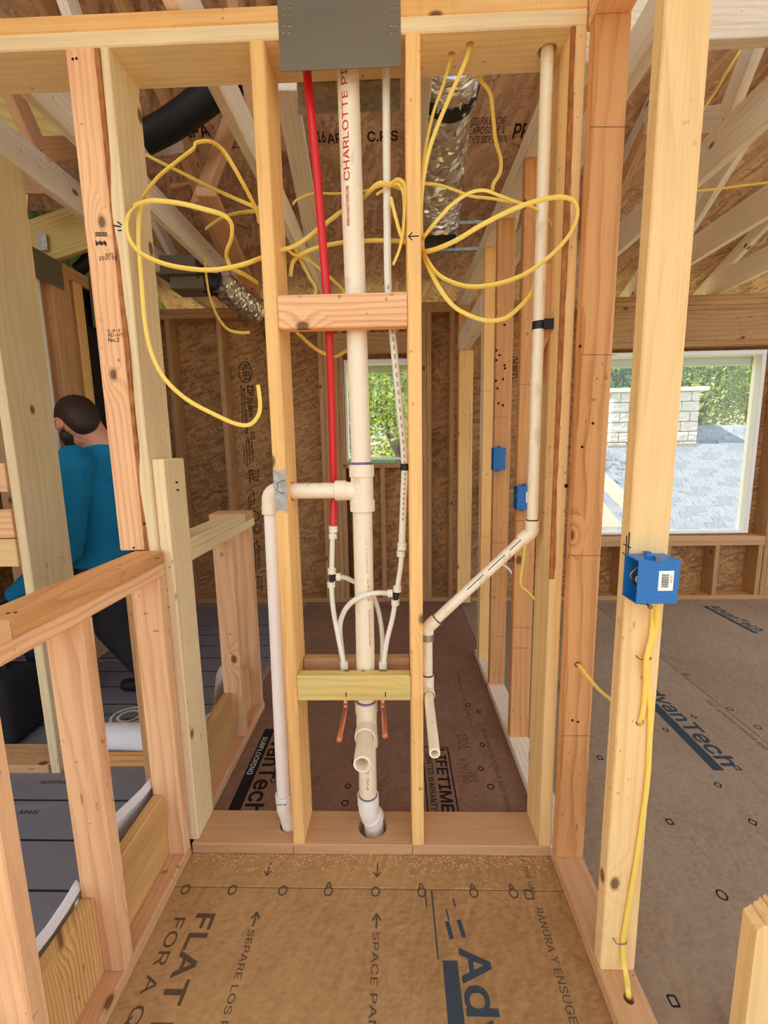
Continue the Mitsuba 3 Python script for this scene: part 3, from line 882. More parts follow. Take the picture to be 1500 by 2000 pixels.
def window(n, W, label, bars=()):
    k = struct(n, label, 'window')
    x0, x1, z0, z1 = W
    t, y0, y1 = 0.035, YB + 0.06, YB + 0.16
    put('frame', cat(boxm(x0, x0 + t * 0.6, y0, y1, z0, z1), boxm(x1 - t, x1, y0, y1, z0, z1), boxm(x0, x1, y0, y1, z0, z0 + t * 0.5), boxm(x0, x1, y0, y1, z1 - t, z1)), 'vinyl_white', k)
    put('pane', boxm(x0 + t * 0.6, x1 - t, y0 + 0.06, y0 + 0.0605, z0 + t * 0.5, z1 - t, 0.0001), 'glass', k)
    return k


window('window_1', W1, 'narrow window in the far wall behind the pipes, looking at a tree')
window('window_2', W2, 'wide window of the right-hand room looking over a shingled roof')
put('trim_1', boxm(-0.10, 0.60, YB + 0.17, YB + 0.21, 1.955, 2.05), 'soffit_green', None, label='green-painted exterior head trim above the narrow window', cat='trim', kind='structure')
put('trim_2', boxm(2.0, 3.5, YB + 0.17, YB + 0.21, 1.955, 2.04), 'soffit_green', None, label='green-painted exterior head trim above the wide window', cat='trim', kind='structure')

# far-left room side wall
ws = struct('wall_side', 'side wall of close-set brown studs behind the person', 'wall')
SX = -1.61
board('top_plate', (SX - 0.14, SX, 1.0, 2.399, 2.384, 2.422), 9, ws)
board('top_plate', (SX - 0.14, SX, 1.0, 2.399, 2.4225, 2.46), 9, ws)
board('bottom_plate', (SX - 0.14, SX, 1.0, 2.399, 0, S), 9, ws)
for i, y in enumerate((1.00, 1.372, 1.4105, 1.449, 1.4875, 1.56, 1.5985, 2.35)):
    board('stud', (SX - 0.14, SX, y, y + S - 0.0003, S, 2.384), 9 if i < 5 else 0, ws)
put('tar_paper', boxm(SX - 0.03, SX - 0.026, 1.64, 2.35, S, 2.384, 0.0005), 'black_rubber', ws, label='black sheet standing in for the dark room beyond the next bay')  # black sheet painted in for the unlit room seen through this opening
for i, (y0, y1, z0, lab) in enumerate(((1.0, 1.47, 2.30, 'dark steel plate on the side wall above the person, over a white pipe'), (1.70, 1.92, 2.15, 'dark steel plate on the side wall over the black stand-in sheet'))):
    st = thing('steel_plate', lab, 'steel plate')
    put('plate', boxm(SX + 0.0008, SX + 0.0028, y0, y1, z0, 2.458, 0.0004), 'dull_steel', st)
vp = thing('vent_pipe', 'white plastic pipe in the side wall above the person', 'pipe')
vx, vy = SX - 0.05, 1.30
put('pipe', rod((vx, vy, S), (vx, vy, 2.384), 0.03), 'pvc_white', vp, smooth=40)

we = struct('wall_left_outer', 'added outer wall of studs and strand sheathing closing off side light at the far left', 'wall')  # mostly unseen wall, added to shut out light from the left
board('bottom_plate', (-2.75, -2.61, -1.2, 2.399, 0, S), 7, we)
board('top_plate', (-2.75, -2.61, -1.2, 2.399, 2.384, 2.46), 7, we)
for y in (-1.2, -0.79, -0.38, 0.03, 0.44, 0.85, 1.26, 1.67, 2.08):
    board('stud', (-2.75, -2.61, y, y + S, S, 2.384), 7, we)
for y0, y1 in ((-1.2, 0.0), (0.002, 1.22), (1.222, 2.54)):
    panel('sheathing_panel', (-2.763, -2.7505, y0, y1, -0.3, 3.1), 2, we, (2, 1))

# ------------------------------------------------------------------ roof
roof = struct('ceiling', 'underside of the roof deck of oriented strand boards', 'roof deck')
SL = 5.0 / 12
ca, sa = math.cos(math.atan(SL)), math.sin(math.atan(SL))
Y0, Z0 = 2.95, 2.60 - 0.41 * SL + 0.02


def deck_pt(x, s, up=0.0):
    return np.array([x, Y0 - s * ca - up * sa * -1 * 0, Z0 + s * sa]) + up * np.array([0, sa, ca])


for r in range(4):
    for ci in range(-1, 3):
        x0 = ci * 2.44 - 1.61 + (1.22 if r % 2 and ci > -1 else 0)
        x1 = x0 + 2.44 + (1.22 if (ci == -1 and r % 2) else 0)
        m = chamfer_box((x1 - x0 - 0.001, 1.2185, 0.0125), 0.0005)
        v = np.asarray(m.vertices)
        uv = np.stack([100 * (4 if x1 < -1.5 else 3) + 30 + v[:, 0] + ci * 2.44, v[:, 1] + r * 3.3], 1)
        M = np.eye(4)
        M[:3, 0], M[:3, 1], M[:3, 2] = (1, 0, 0), (0, -ca, sa), (0, sa, ca)
        M[:3, 3] = deck_pt((x0 + x1) / 2, 1.22 * r + 0.61, 0.0065)
        m.apply_transform(M)
        m.invert()
        put('deck_panel', m, 'osb', roof, uv=uv)


m = boxm(-4.1, 5.8, -1.60, 2.95, 0, 0.004, .0005)
m.apply_translation([0, 0, 0])
v = np.asarray(m.vertices).copy()
v[:, 2] = v[:, 2] + Z0 + (Y0 - v[:, 1]) * SL + 0.016
put('roof_felt', tm(v, m.faces), 'black_rubber', roof)  # unseen layer added to stop sky light leaking through the deck seams


def deck_z(y):
    return Z0 + (Y0 - y) * SL


# back slope beyond the ridge, over the space behind the camera
RIDGE = Y0 - 4.88 * ca


def dtext(s, q, h, width, bold=False):
    d = ray(*q)
    t = (Z0 + (Y0 - EYE[1]) * SL - EYE[2]) / (d[2] + SL * d[1])
    a = EYE + d * t - np.array([0, sa, ca]) * 0.0006
    text('printed_text', s, a, (1, 0, 0), (0, -ca, sa), h * .62, 'ink_brown', roof, width=width * .66, bold=bold, depth=0.0004)


for s, q, h, w, b in (('APA', (358, 268), 0.10, 0.24, True), ('RATED SHEATHING', (432, 290), 0.07, 0.40, True), ('24/16 7/16', (560, 280), 0.09, 0.34, True), ('APA', (640, 280), 0.08, 0.2, True), ('C.P.S', (718, 276), 0.08, 0.26, True), ('EXPOSURE 1', (915, 262), 0.06, 0.3, False), ('THIS SIDE DOWN', (915, 280), 0.06, 0.32, False), ('SIZED FOR SPACING', (915, 245), 0.06, 0.3, False), ('PRP', (1000, 270), 0.12, 0.2, True)):
    dtext(s, q, h, w, b)

# trusses
TR = [(-1.153, 0.14, 'left end'), (-0.808, 0.14, ''), (-0.21, 0.14, ''), (0.449, 0.14, ''), (1.10, 0.14, ''), (1.69, 0.16, ''), (2.246, 0.16, ''), (2.85, 0.16, '')]
tl = ['roof truss at the far left with a wide whitish bottom chord', 'roof truss crossing above the yellow cable loops at the left', 'roof truss just left of the red pipe', 'roof truss standing behind the middle stud', 'roof truss above the partition with blue boxes', 'roof truss left of the right room, first past the broad pale stud', 'second roof truss past the broad pale stud', 'third roof truss past the broad pale stud, above the wide window']
for i, (x, h, _) in enumerate(TR):
    t = thing('roof_truss', tl[i], 'roof truss', 'roof trusses')
    zc = 2.462
    y_front = -1.2
    board('bottom_chord', (x, x + S, y_front, 2.54, zc, zc + h), 4, t)
    p0, p1 = np.array([x + S / 2, 2.92, deck_z(2.92) - 0.05]), np.array([x + S / 2, -1.5, deck_z(-1.5) - 0.05])
    beam('top_chord', p0, p1, S, 0.089, 4 if i > 4 else 9, t)
    webs = [(1.95, 1.35), (0.75, 1.35), (0.75, 0.1), (-0.6, 0.1)] if i not in (3,) else [(0.2, 0.2)]
    for (ya, yb) in webs:
        beam('web', (x + S / 2, ya, zc + h + 0.01), (x + S / 2, yb, deck_z(yb) - 0.12), S, 0.089, 4 if (i + int(ya * 3)) % 2 else 9, t, ref=(0, 1, 0))
# individual braces seen between the trusses
for a, b, w, h, cls, lab in (
        (at(402, 374, y=0.9), at(504, 597, y=2.38), 0.089, S, 9, 'slanting brace running down to the far wall left of the pipe bay'),
        (at(460, 215, y=1.2), at(390, 400, y=1.0), 0.14, S, 9, 'wide upright brace with a pale edge left of the pipe bay'),
        (at(556, 165, y=0.55), at(632, 560, y=2.2), 0.089, S, 4, 'pale slanting brace just left of the red pipe'),
        (at(-5, 215, y=1.05), at(140, 250, y=1.05), S, 0.20, 6, 'wide yellowish blocking board between the leftmost trusses'),
        (at(20, 365, y=1.35), at(112, 365, y=1.35), S, 0.085, 7, 'low blocking board at the far left over the green deck'),
        (at(60, 480, y=1.62), at(190, 435, y=1.62), S, 0.26, 6, 'yellowish board over the side wall with a metal clip'),
        (at(330, 345, y=1.7), at(392, 330, y=1.7), S, 0.16, 9, 'brown blocking board above the dark register box')):
    t = thing('brace', lab, 'brace', 'loose boards between the trusses')
    beam('board', a, b, w, h, cls, t)
c = at(83, 472, y=1.58)
put('metal_clip', boxm(c[0] - 0.03, c[0] + 0.03, c[1] - 0.004, c[1], c[2] - 0.05, c[2] + 0.05, 0.001), 'galvanised', None, label='shiny metal clip on the yellowish board over the side wall', cat='metal clip')
a0, a1 = at(1225, 66, y=0.40), at(1530, 66, y=0.40)
t = thing('brace', 'whitish strongback board crossing above the right-hand trusses', 'brace')
zb = 2.63
ya, yb = at(1450, 73, z=zb)[1], at(1450, 97, z=zb)[1]
board('board', (1.02, 3.4, ya, yb, zb, zb + S), 4, t)
board('board', (1.02, 3.4, ya, ya + S, zb + S + 0.0005, zb + 0.13), 4, t)

# ------------------------------------------------------------------ pipes in the plumbing wall
YP = 0.07


def pipe_text(s, x, y, r, z0, h, width, ink, parent, phi=0.0):
    """Lettering wrapped on an upright pipe, reading upwards on its near side."""
    m = meshkit.text_mesh(s, h, 0.0005)
    v = np.asarray(m.vertices)
    v = v - [v[:, 0].min(), h / 2, 0]
    k = width / v[:, 0].max()
    ang = phi - v[:, 1] / r
    rr = r + 0.0001 + v[:, 2]
    V = np.stack([x + rr * np.sin(ang), y - rr * np.cos(ang), z0 + v[:, 0] * k], 1)
    put('printed_text', tm(V, m.faces), ink, parent)


mp = thing('drain_stack', 'large cream plastic drain pipe standing in the middle of the framed bay', 'drain pipe')
R2 = 0.0302
top, mid = np.array([0.242, YP, 2.60]), np.array([0.254, YP, 1.25])
put('pipe', rod(top, (0.2545, YP, 1.262), R2), 'pvc', mp, smooth=40)
put('pipe', rod((0.2545, YP, 1.185), (0.251, YP, 0.505), R2), 'pvc', mp, smooth=40)
put('pipe', rod((0.250, YP, 0.37), (0.249, YP, 0.165), R2), 'pvc', mp, smooth=40)
bp = np.array([0.0, 1, 0])
tee = cat(hub((0.2547, YP, 1.295), (0, 0, -1), 0.038, 0.0385), rod((0.2547, YP, 1.27), (0.2547, YP, 1.16), 0.0345), hub((0.2545, YP, 1.185), (0, 0, -1), 0.034, 0.0385),
          sweep(spline([(0.2547, YP, 1.19), (0.235, YP, 1.210), (0.195, YP, 1.217)], 6), 0.0285, sides=22), hub((0.205, YP, 1.217), (-1, 0, 0), 0.034, 0.031))
put('sanitary_tee', tee, 'pvc', mp, smooth=35)
put('primer_ring', lathe((0.2547, YP, 1.296), (0, 0, 1), [(0, R2), (0, R2 + 0.0006), (0.007, R2 + 0.0006), (0.007, R2)]), 'primer', mp, smooth=30)
wye = cat(hub((0.2505, YP, 0.515), (0, 0, -1), 0.04, 0.0375), rod((0.2505, YP, 0.49), (0.25, YP, 0.36), 0.0345), hub((0.25, YP, 0.385), (0, 0, -1), 0.034, 0.037),
          sweep(spline([(0.25, YP + 0.01, 0.405), (0.25, YP - 0.03, 0.428), (0.25, YP - 0.055, 0.434)], 6), 0.031, sides=22), hub((0.25, YP - 0.045, 0.434), (0, -1, 0), 0.034, 0.0335))
put('wye_fitting', wye, 'pvc', mp, smooth=35)
put('primer_ring', lathe((0.2505, YP, 0.5155), (0, 0, 1), [(0, R2), (0, R2 + 0.0006), (0.005, R2 + 0.0006), (0.005, R2)]), 'primer', mp, smooth=30)
stub = hollow((0.25, YP - 0.075, 0.434), (0.25, -0.125, 0.434), 0.0262, 0.0202)
put('stub', stub, 'pvc', mp, smooth=30, label='open-ended stub pointing at the viewer')
elb = cat(hub((0.249, YP, 0.165), (0, 0, -1), 0.034, 0.0372), sweep(spline([(0.249, YP, 0.14), (0.249, YP, 0.115), (0.253, YP + 0.008, 0.085), (0.262, YP + 0.02, 0.055), (0.266, YP + 0.024, 0.0)], 6), 0.0345, sides=24),
          hub((0.256, YP + 0.012, 0.078), (0.35, 0.35, -0.8), 0.03, 0.0375))
put('elbow', elb, 'pvc_white', mp, smooth=35)
put('primer_ring', lathe((0.249, YP, 0.166), (0, 0, 1), [(0, R2), (0, R2 + 0.0006), (0.004, R2 + 0.0006), (0.004, R2)]), 'primer', mp, smooth=30)
pipe_text('CHARLOTTE PIPE', 0.2435, YP, R2, 2.07, 0.017, 0.31, 'ink_red', mp, phi=-0.25)
pipe_text('WWW.CHARLOTTEPIPE.COM', 0.2445, YP, R2, 1.955, 0.008, 0.10, 'ink_red', mp, phi=-0.25)
pipe_text('CHARLOTTE PIPE', 0.252, YP, R2, 0.87, 0.010, 0.22, 'ink_red', mp, phi=0.62)
pipe_text('ND INDUSTRIES', 0.252, YP, R2, 0.72, 0.006, 0.12, 'ink_red', mp, phi=0.62)
pipe_text('PVC-DWV', 0.2495, YP, R2, 0.21, 0.008, 0.11, 'ink_red', mp, phi=0.05)
# branch, elbow and left drop
lp = thing('branch_pipe', 'white branch pipe that crosses through the left stud and drops to the floor', 'pipe')
R15 = 0.0242
put('pipe', rod((0.185, YP, 1.217), (-0.012, YP, 1.217), R15), 'pvc', lp, smooth=40)
put('pipe', rod((-0.030, YP, 1.165), (-0.042, YP, 0.165), R15), 'pvc_white', lp, smooth=40)
arc = [(-0.005, YP, 1.217)] + [(-0.005 - 0.026 * math.sin(t) - 0.0, YP, 1.191 + 0.026 * math.cos(t)) for t in np.linspace(0.3, 1.57, 6)] + [(-0.031, YP, 1.165)]
put('elbow', cat(sweep(spline(arc, 4), 0.0275, sides=22), hub((-0.030, YP, 1.172), (0, 0, -1), 0.026, 0.0302)), 'pvc', lp, smooth=35)
put('lower_elbow', cat(hub((-0.042, YP, 0.168), (0, 0, -1), 0.03, 0.0300), sweep(spline([(-0.042, YP, 0.142), (-0.042, YP, 0.11), (-0.036, YP + 0.006, 0.08), (-0.030, YP + 0.010, 0.03), (-0.030, YP + 0.01, 0.0)], 5), 0.0278, sides=22)), 'pvc_white', lp, smooth=35)
text('printed_text', 'MUELLER', (-0.058, YP - 0.0302, 0.148), (1, 0, 0), (0, 0, 1), 0.005, 'ink_black', lp, depth=0.0006)
# right pipe
rp = thing('condensate_pipe', 'thin cream pipe running down the right stud, slanting across the bay and ending open', 'pipe')
R1 = 0.0165
put('pipe', rod((0.776, YP, 2.5), (0.778, YP, 1.10), R1), 'pvc', rp, smooth=40)
e0, e1 = np.array([0.763, YP, 1.068]), np.array([0.462, YP, 0.776])
put('pipe', rod(e0, e1, R1), 'pvc', rp, smooth=40, label='slanting length of pipe')
dd = (e1 - e0) / np.linalg.norm(e1 - e0)
put('elbow', cat(hub((0.778, YP, 1.115), (0, 0, -1), 0.034, 0.0205), sweep([(0.778, YP, 1.09), (0.7775, YP, 1.080), (0.772, YP, 1.072), tuple(e0 + dd * 0.01)], 0.0198, sides=20), lathe(e0 - dd * 0.006, dd, [(0, 0.0190), (0, 0.0205), (0.03, 0.0205), (0.03, 0.016)])), 'pvc', rp, smooth=35)
put('elbow', cat(lathe(e1 - dd * 0.028, dd, [(0, 0.016), (0, 0.0205), (0.03, 0.0205)]), sweep([tuple(e1), tuple(e1 + dd * 0.008), (0.4545, YP, 0.762), (0.454, YP, 0.752)], 0.0198, sides=20), hub((0.454, YP, 0.757), (0, 0, -1), 0.03, 0.0205)), 'pvc', rp, smooth=35)
put('pipe', rod((0.454, YP, 0.735), (0.455, YP, 0.60), R1), 'pvc', rp, smooth=40)
put('elbow', cat(hub((0.455, YP, 0.605), (0, 0, -1), 0.028, 0.0205), sweep(spline([(0.455, YP, 0.585), (0.455, YP - 0.004, 0.567), (0.455, YP - 0.02, 0.557)], 5), 0.0198, sides=20), hub((0.455, YP - 0.015, 0.557), (0, -1, 0), 0.026, 0.0205)), 'pvc', rp, smooth=35)
put('stub', hollow((0.455, YP - 0.03, 0.557), (0.451, -0.24, 0.557), 0.0145, 0.0106), 'pvc', rp, smooth=30, label='open end pointing at the viewer')
put('glue_ring', cat(lathe((0.778, YP, 1.1155), (0, 0, 1), [(0, R1), (0, 0.0178), (0.003, 0.0178), (0.003, R1)]), lathe(e1 - dd * 0.030, -dd, [(0, R1), (0, 0.018), (0.003, 0.018), (0.003, R1)]), lathe((0.455, YP, 0.606), (0, 0, 1), [(0, R1), (0, 0.018), (0.003, 0.018), (0.003, R1)])), 'black_plastic', rp, smooth=30)
put('pipe_strap', cat(lathe((0.7785, YP, 1.675), (0, 0, 1), [(0, R1), (0, 0.0188), (0.022, 0.0188), (0.022, R1)]), boxm(0.786, 0.8135, YP - 0.022, YP - 0.016, 1.672, 1.70, 0.002)), 'black_plastic', rp, smooth=30, label='black strap holding the pipe to the stud')
put('pipe_strap', cat(lathe((0.4545, YP, 0.728), (0, 0, 1), [(0, 0.0195), (0, 0.0212), (0.022, 0.0212), (0.022, 0.0195)])), 'galvanised', rp, smooth=30)
tt = [e0 + dd * s - np.array([0, 1, 0]) * (R1 + 0.0003) + np.array([-0.005, 0.002, 0.006]) for s in (0.02, 0.07, 0.09, 0.16, 0.18, 0.25)]
put('printed_text', strokes([(tt[0], tt[1]), (tt[2], tt[3]), (tt[4], tt[5])], 0.0022, NY, 0.0005), 'ink_black', rp)

# ------------------------------------------------------------------ water lines
def crimp(p, d, r=0.0135, L=0.018):
    r = r * 1.1 if r < 0.0125 else r
    return lathe(np.asarray(p) - np.asarray(d) * L / 2, d, [(0, 0.006), (0, r), (L * 0.35, r), (L * 0.4, r - 0.001), (L * 0.6, r - 0.001), (L * 0.65, r), (L, r), (L, 0.006)], 18)


rl = thing('hot_water_line', 'red water tube that hangs left of the drain pipe and ends in white tubing', 'water pipe')
rpath = spline([at(*q[:2], y=q[2]) for q in ((597, 100, .07), (600, 143, .07), (619, 340, .07), (637, 560, .075), (643, 650, .08), (648, 780, .112), (651, 900, .118), (652, 960, .118), (651, 1028, .10))], 8)
put('tube', sweep(rpath, 0.0118, sides=18), 'red_plastic', rl, smooth=50)
w1 = [at(*q, y=0.095) for q in ((650, 1028), (649, 1060), (648, 1116))]
put('tube', sweep(spline(w1, 5), 0.0082, sides=14), 'pex_white', rl, smooth=50)
put('fitting', cat(crimp(at(651, 1033, y=.098), (0, 0, 1), 0.0145, 0.02), crimp(at(650, 1047, y=.096), (0, 0, 1), 0.0122, 0.016), crimp(at(648, 1115, y=.095), (0, 0, 1), 0.0122), crimp(at(647, 1141, y=.095), (0, 0, 1), 0.0122)), 'pex_white', rl, smooth=35)
ct = at(648, 1128, y=.095)
put('tee', cat(rod(ct - [0, 0, .024], ct + [0, 0, .024], 0.0078, sides=14), rod(ct, ct + [.02, 0, 0], 0.0078, sides=14)), 'black_plastic', rl, smooth=35)
put('fitting', crimp(at(661, 1127, y=.095), (1, 0, 0), 0.0118, 0.014), 'pex_white', rl, smooth=35)
lo = spline(px_path([(647, 1142, .095), (651, 1190, .085), (662, 1250, .068), (672, 1300, .065), (673, 1306, .065)], 0), 6)
put('tube', sweep(lo, 0.0082, sides=14), 'pex_white', rl, smooth=50)
cr = spline(px_path([(660, 1127, .095), (676, 1129, .112), (695, 1138, .122), (720, 1150, .122), (735, 1180, .118), (744, 1220, .110), (747, 1260, .105), (745, 1300, .098)], 0), 6)
put('tube', sweep(cr, 0.0082, sides=14), 'pex_white', rl, smooth=50, label='white crossover tube curving behind the drain pipe')
put('fitting', crimp(at(672, 1300, y=.065), (0, 0, 1), 0.0122, 0.022), 'pex_white', rl, smooth=35)
cl = thing('cold_water_line', 'white water tube right of the drain pipe with a black band and black tee', 'water pipe')
cp = spline(px_path([(753, 100, .07), (754, 140, .07), (756, 400, .07), (758, 560, .07), (766, 645, .07), (779, 780, .07), (790, 900, .07), (788, 980, .07), (785, 1060, .07)], 0), 8)
put('tube', sweep(cp, 0.0108, sides=18), 'pex_white', cl, smooth=50)
put('band', crimp(at(790, 912, y=.07), (0, 0, 1), 0.0128, 0.02), 'black_plastic', cl, smooth=35)
put('tube', sweep(spline(px_path([(785, 1080, .07), (782, 1110, .07), (776, 1150, .07)], 0), 5), 0.0082, sides=14), 'pex_white', cl, smooth=50)
put('fitting', cat(crimp(at(785, 1067, y=.07), (0, 0, 1), 0.0145, 0.022), crimp(at(783, 1081, y=.07), (0, 0, 1), 0.0122, 0.018), crimp(at(776, 1150, y=.07), (0, 0, 1), 0.0122), crimp(at(772, 1176, y=.07), (0, 0, 1), 0.0122), crimp(at(762, 1159, y=.068), (1, 0, 0), 0.0122, 0.016)), 'pex_white', cl, smooth=35)
ct = at(774, 1163, y=.07)
put('tee', cat(rod(ct - [0.004, 0, .024], ct + [0.004, 0, .024], 0.0078, sides=14), rod(ct, ct - [.02, 0.001, 0], 0.0078, sides=14)), 'black_plastic', cl, smooth=35)
put('tube', sweep(spline(px_path([(772, 1176, .07), (766, 1210, .07), (756, 1250, .066), (750, 1290, .062), (748, 1304, .062)], 0), 6), 0.0082, sides=14), 'pex_white', cl, smooth=50)
put('tube', sweep(spline(px_path([(760, 1159, .068), (740, 1158, .045), (715, 1162, .030), (690, 1174, .032), (672, 1195, .05), (664, 1225, .075), (668, 1270, .10), (672, 1300, .098)], 0), 6), 0.0082, sides=14), 'pex_white', cl, smooth=50, label='white crossover tube curving in front of the drain pipe')
put('fitting', crimp(at(748, 1300, y=.062), (0, 0, 1), 0.0122, 0.022), 'pex_white', cl, smooth=35)
tk = [cp[int(i)] - np.array([0, 0.0112, 0]) for i in np.linspace(24, 60, 40)]
put('printed_text', strokes([(tk[i], tk[i] + (tk[i + 1] - tk[i]) * 0.55) for i in range(0, 39)], 0.0045, NY, 0.0004), mat('ink_grey', (150, 148, 140), 0.7), cl)
for lab, x0, x1, y1 in (('copper stub pointing at the viewer left of the drain stub', 0.183, 0.183, -0.105), ('copper stub pointing at the viewer right of the drain stub', 0.307, 0.317, -0.088)):
    t = thing('copper_stub', lab, 'copper pipe', 'copper stubs')
    pa = [(x0, 0.065, 0.62), (x0, 0.062, 0.53), (x0, 0.05, 0.507), (x0 + (x1 - x0) * .3, 0.03, 0.50), (x1, y1, 0.50)]
    put('pipe', sweep(spline(pa, 8), 0.0079, sides=16), 'copper', t, smooth=40)
    put('end_cap', lathe((x1, y1 + 0.012, 0.50), (0, -1, 0), [(0, 0.0079), (0, 0.0088), (0.014, 0.0088), (0.017, 0.0072), (0.018, 0.0001)], 18), 'copper', t, smooth=30)

# ------------------------------------------------------------------ yellow cables
def cable(pts, y, label, r=0.0062, mats='cable_yellow', flat=0.55, n=9, parent=None, twist=0.0):
    p = spline(px_path(pts, y), n)
    put('cable', sweep(p, r, r * flat, sides=10, ref=(0, 1, 0.2), twist=twist), mats, parent, smooth=60, label=label, cat='cable', group='electrical cables')


cable([(507, 436, .15), (500, 408, .12), (470, 350, .07), (440, 300, .03), (420, 281, .0), (403, 276, -.02), (382, 280, -.03), (378, 290, -.03), (350, 312, -.04), (310, 345, -.05), (287, 375, -.03), (277, 395, .02)], 0, 'yellow cable arching over the left bay with a kink at its top')
cable([(262, 402, .02), (275, 397, -.02), (300, 392, -.04), (350, 397, -.04), (400, 409, -.04), (435, 420, -.02), (452, 437, .0), (452, 465, .02), (443, 490, .04), (444, 507, .06), (455, 525, .08), (480, 538, .12), (503, 553, .18)], 0, 'yellow cable curling in an S shape across the left bay')
cable([(264, 404, .02), (252, 418, -.03), (247, 440, -.05), (253, 468, -.05), (275, 495, -.04), (320, 515, -.03), (370, 525, -.02), (420, 527, -.01), (470, 518, .01), (512, 503, .045), (545, 488, .07)], 0, 'yellow cable hanging in the lowest long sweep of the left bay')
cable([(276, 398, .02), (271, 430, .02), (271, 480, .02), (276, 545, .01), (283, 630, .0), (296, 690, -.01), (322, 740, -.02), (365, 780, -.02), (420, 810, -.02), (462, 828, -.02), (488, 829, -.02), (504, 812, -.02), (508, 790, -.02), (504, 752, -.02)], 0, 'long yellow cable hanging down the left bay and hooking up at its end')
cable([(545, 488, .07), (566, 484, .09), (590, 472, .10), (625, 445, .11), (665, 415, .12), (690, 400, .13), (712, 384, .10), (732, 364, .05), (745, 358, .04), (760, 362, .05), (775, 352, .06), (787, 357, .06), (791, 372, .05), (790, 410, .04), (786, 460, .04), (779, 490, .04), (768, 517, .04)], 0, 'yellow cable climbing across the middle bay behind the drain pipe')
cable([(567, 540, .14), (572, 512, .13), (588, 497, .12), (620, 484, .12), (660, 475, .12), (700, 471, .12), (745, 470, .11), (780, 471, .09), (797, 473, .07)], 0, 'yellow cable crossing level behind the red and cream pipes')
cable([(560, 486, .09), (575, 498, .11), (600, 507, .14), (630, 530, .16), (655, 552, .17), (673, 577, .18), (676, 640, .18)], 0, 'thin yellow cable slanting down behind the red pipe', 0.0045)
cable([(577, 485, .1), (586, 507, .14), (603, 540, .16), (616, 574, .17), (580, 640, .17), (592, 660, .16), (612, 678, .16), (632, 690, .16), (655, 696, .16), (678, 684, .16)], 0, 'yellow cable drooping below the reddish block', 0.0055)
cable([(763, 385, .04), (773, 425, .04), (784, 462, .04), (797, 480, .06)], 0, 'short yellow cable slanting to the middle stud', 0.005)
cable([(794, 465, .06), (790, 430, .05), (788, 380, .05), (778, 360, .06), (762, 364, .06), (735, 380, .08)], 0, 'yellow cable turning over beside the white tube', 0.0045)
cable([(918, 70, .05), (916, 96, .05), (905, 130, .04), (880, 185, .03), (855, 245, .02), (838, 295, .02), (827, 350, .02), (822, 410, .03), (822, 450, .03), (826, 487, .06)], 0, 'thicker of the two yellow cables dropping from the top plate along the middle stud', 0.0055)
cable([(886, 90, .08), (880, 115, .08), (866, 165, .08), (848, 215, .07), (836, 265, .06), (826, 330, .05), (823, 420, .05), (825, 470, .07)], 0, 'thinner of the two yellow cables dropping from the top plate along the middle stud', 0.0042)
cable([(932, 140, .16), (940, 158, .17), (957, 182, .18), (963, 225, .2), (968, 275, .22), (978, 312, .25), (976, 338, .26), (964, 358, .26), (962, 372, .26)], 0, 'wavy yellow cable hanging against the roof deck', 0.006)
cable([(823, 470, .07), (832, 458, .0), (850, 435, -.03), (880, 402, -.04), (915, 378, -.04), (945, 372, -.04), (975, 382, -.03), (1010, 395, .0), (1040, 405, .04), (1062, 420, .09), (1078, 440, .1), (1083, 465, .1), (1078, 500, .1)], 0, 'yellow cable humping over the upper right bay')
cable([(824, 493, .07), (850, 487, -.02), (890, 470, -.06), (940, 440, -.08), (1000, 410, -.08), (1050, 392, -.08), (1095, 385, -.08), (1120, 393, -.07), (1128, 416, -.06), (1118, 448, -.05), (1095, 480, -.05), (1060, 512, -.05), (1020, 538, -.05), (970, 555, -.05), (920, 560, -.04), (880, 550, -.02), (852, 532, .0), (832, 502, .04), (824, 490, .07)], 0, 'large yellow cable loop across the right bay in front of the thin pipe')
cable([(825, 492, .07), (840, 528, .03), (860, 565, .0), (885, 597, -.02), (915, 615, -.03), (950, 626, -.02), (985, 622, .0), (1012, 602, .04), (1038, 572, .085), (1045, 545, .1)], 0, 'yellow cable hanging lowest across the right bay')
cable([(823, 358, .07), (855, 361, .10), (885, 370, .12), (920, 383, .14), (962, 388, .16), (1000, 395, .17)], 0, 'thin yellow cable running level from the middle stud', 0.0045)
cable([(790, 372, .07), (755, 362, .12), (715, 372, .15), (660, 378, .2), (610, 378, .22), (580, 390, .22), (572, 400, .22)], 0, 'thin yellow cable running level behind the drain pipe', 0.004)
cable([(398, 492, 'z', 2.462), (400, 505, 1.25), (403, 540, 1.2), (410, 580, 1.2), (425, 618, 1.15), (445, 643, 1.1), (470, 650, 1.1), (488, 649, 1.1)], 0, 'thin yellow cable hanging free before the far sheathing', 0.008)
cable([(262, 291, 'x', -.768), (340, 330, .5), (420, 370, .35), (508, 409, .146)], 0, 'thin yellow cable stretched across the trusses of the left bay', 0.006)
cable([(402, 447, .8), (425, 430, .7), (455, 418, .5), (508, 411, .146)], 0, 'short thin yellow cable in front of the slanting brace', 0.006)
cable([(52, 380, 1.3), (50, 410, 1.3), (43, 432, 1.3), (36, 446, 1.3)], 0, 'yellow cable dropping at the far left beside the white pipe', 0.008)
cable([(1446, 98, .6), (1420, 140, .6), (1392, 187, .6), (1340, 260, .6)], 0, 'thin yellow cable stretched under the roof deck of the right room', 0.005)
cable([(1330, 375, 1.0), (1400, 369, 1.0), (1460, 361, 1.0), (1520, 354, 1.0)], 0, 'thin yellow cable crossing the right-hand trusses', 0.005)
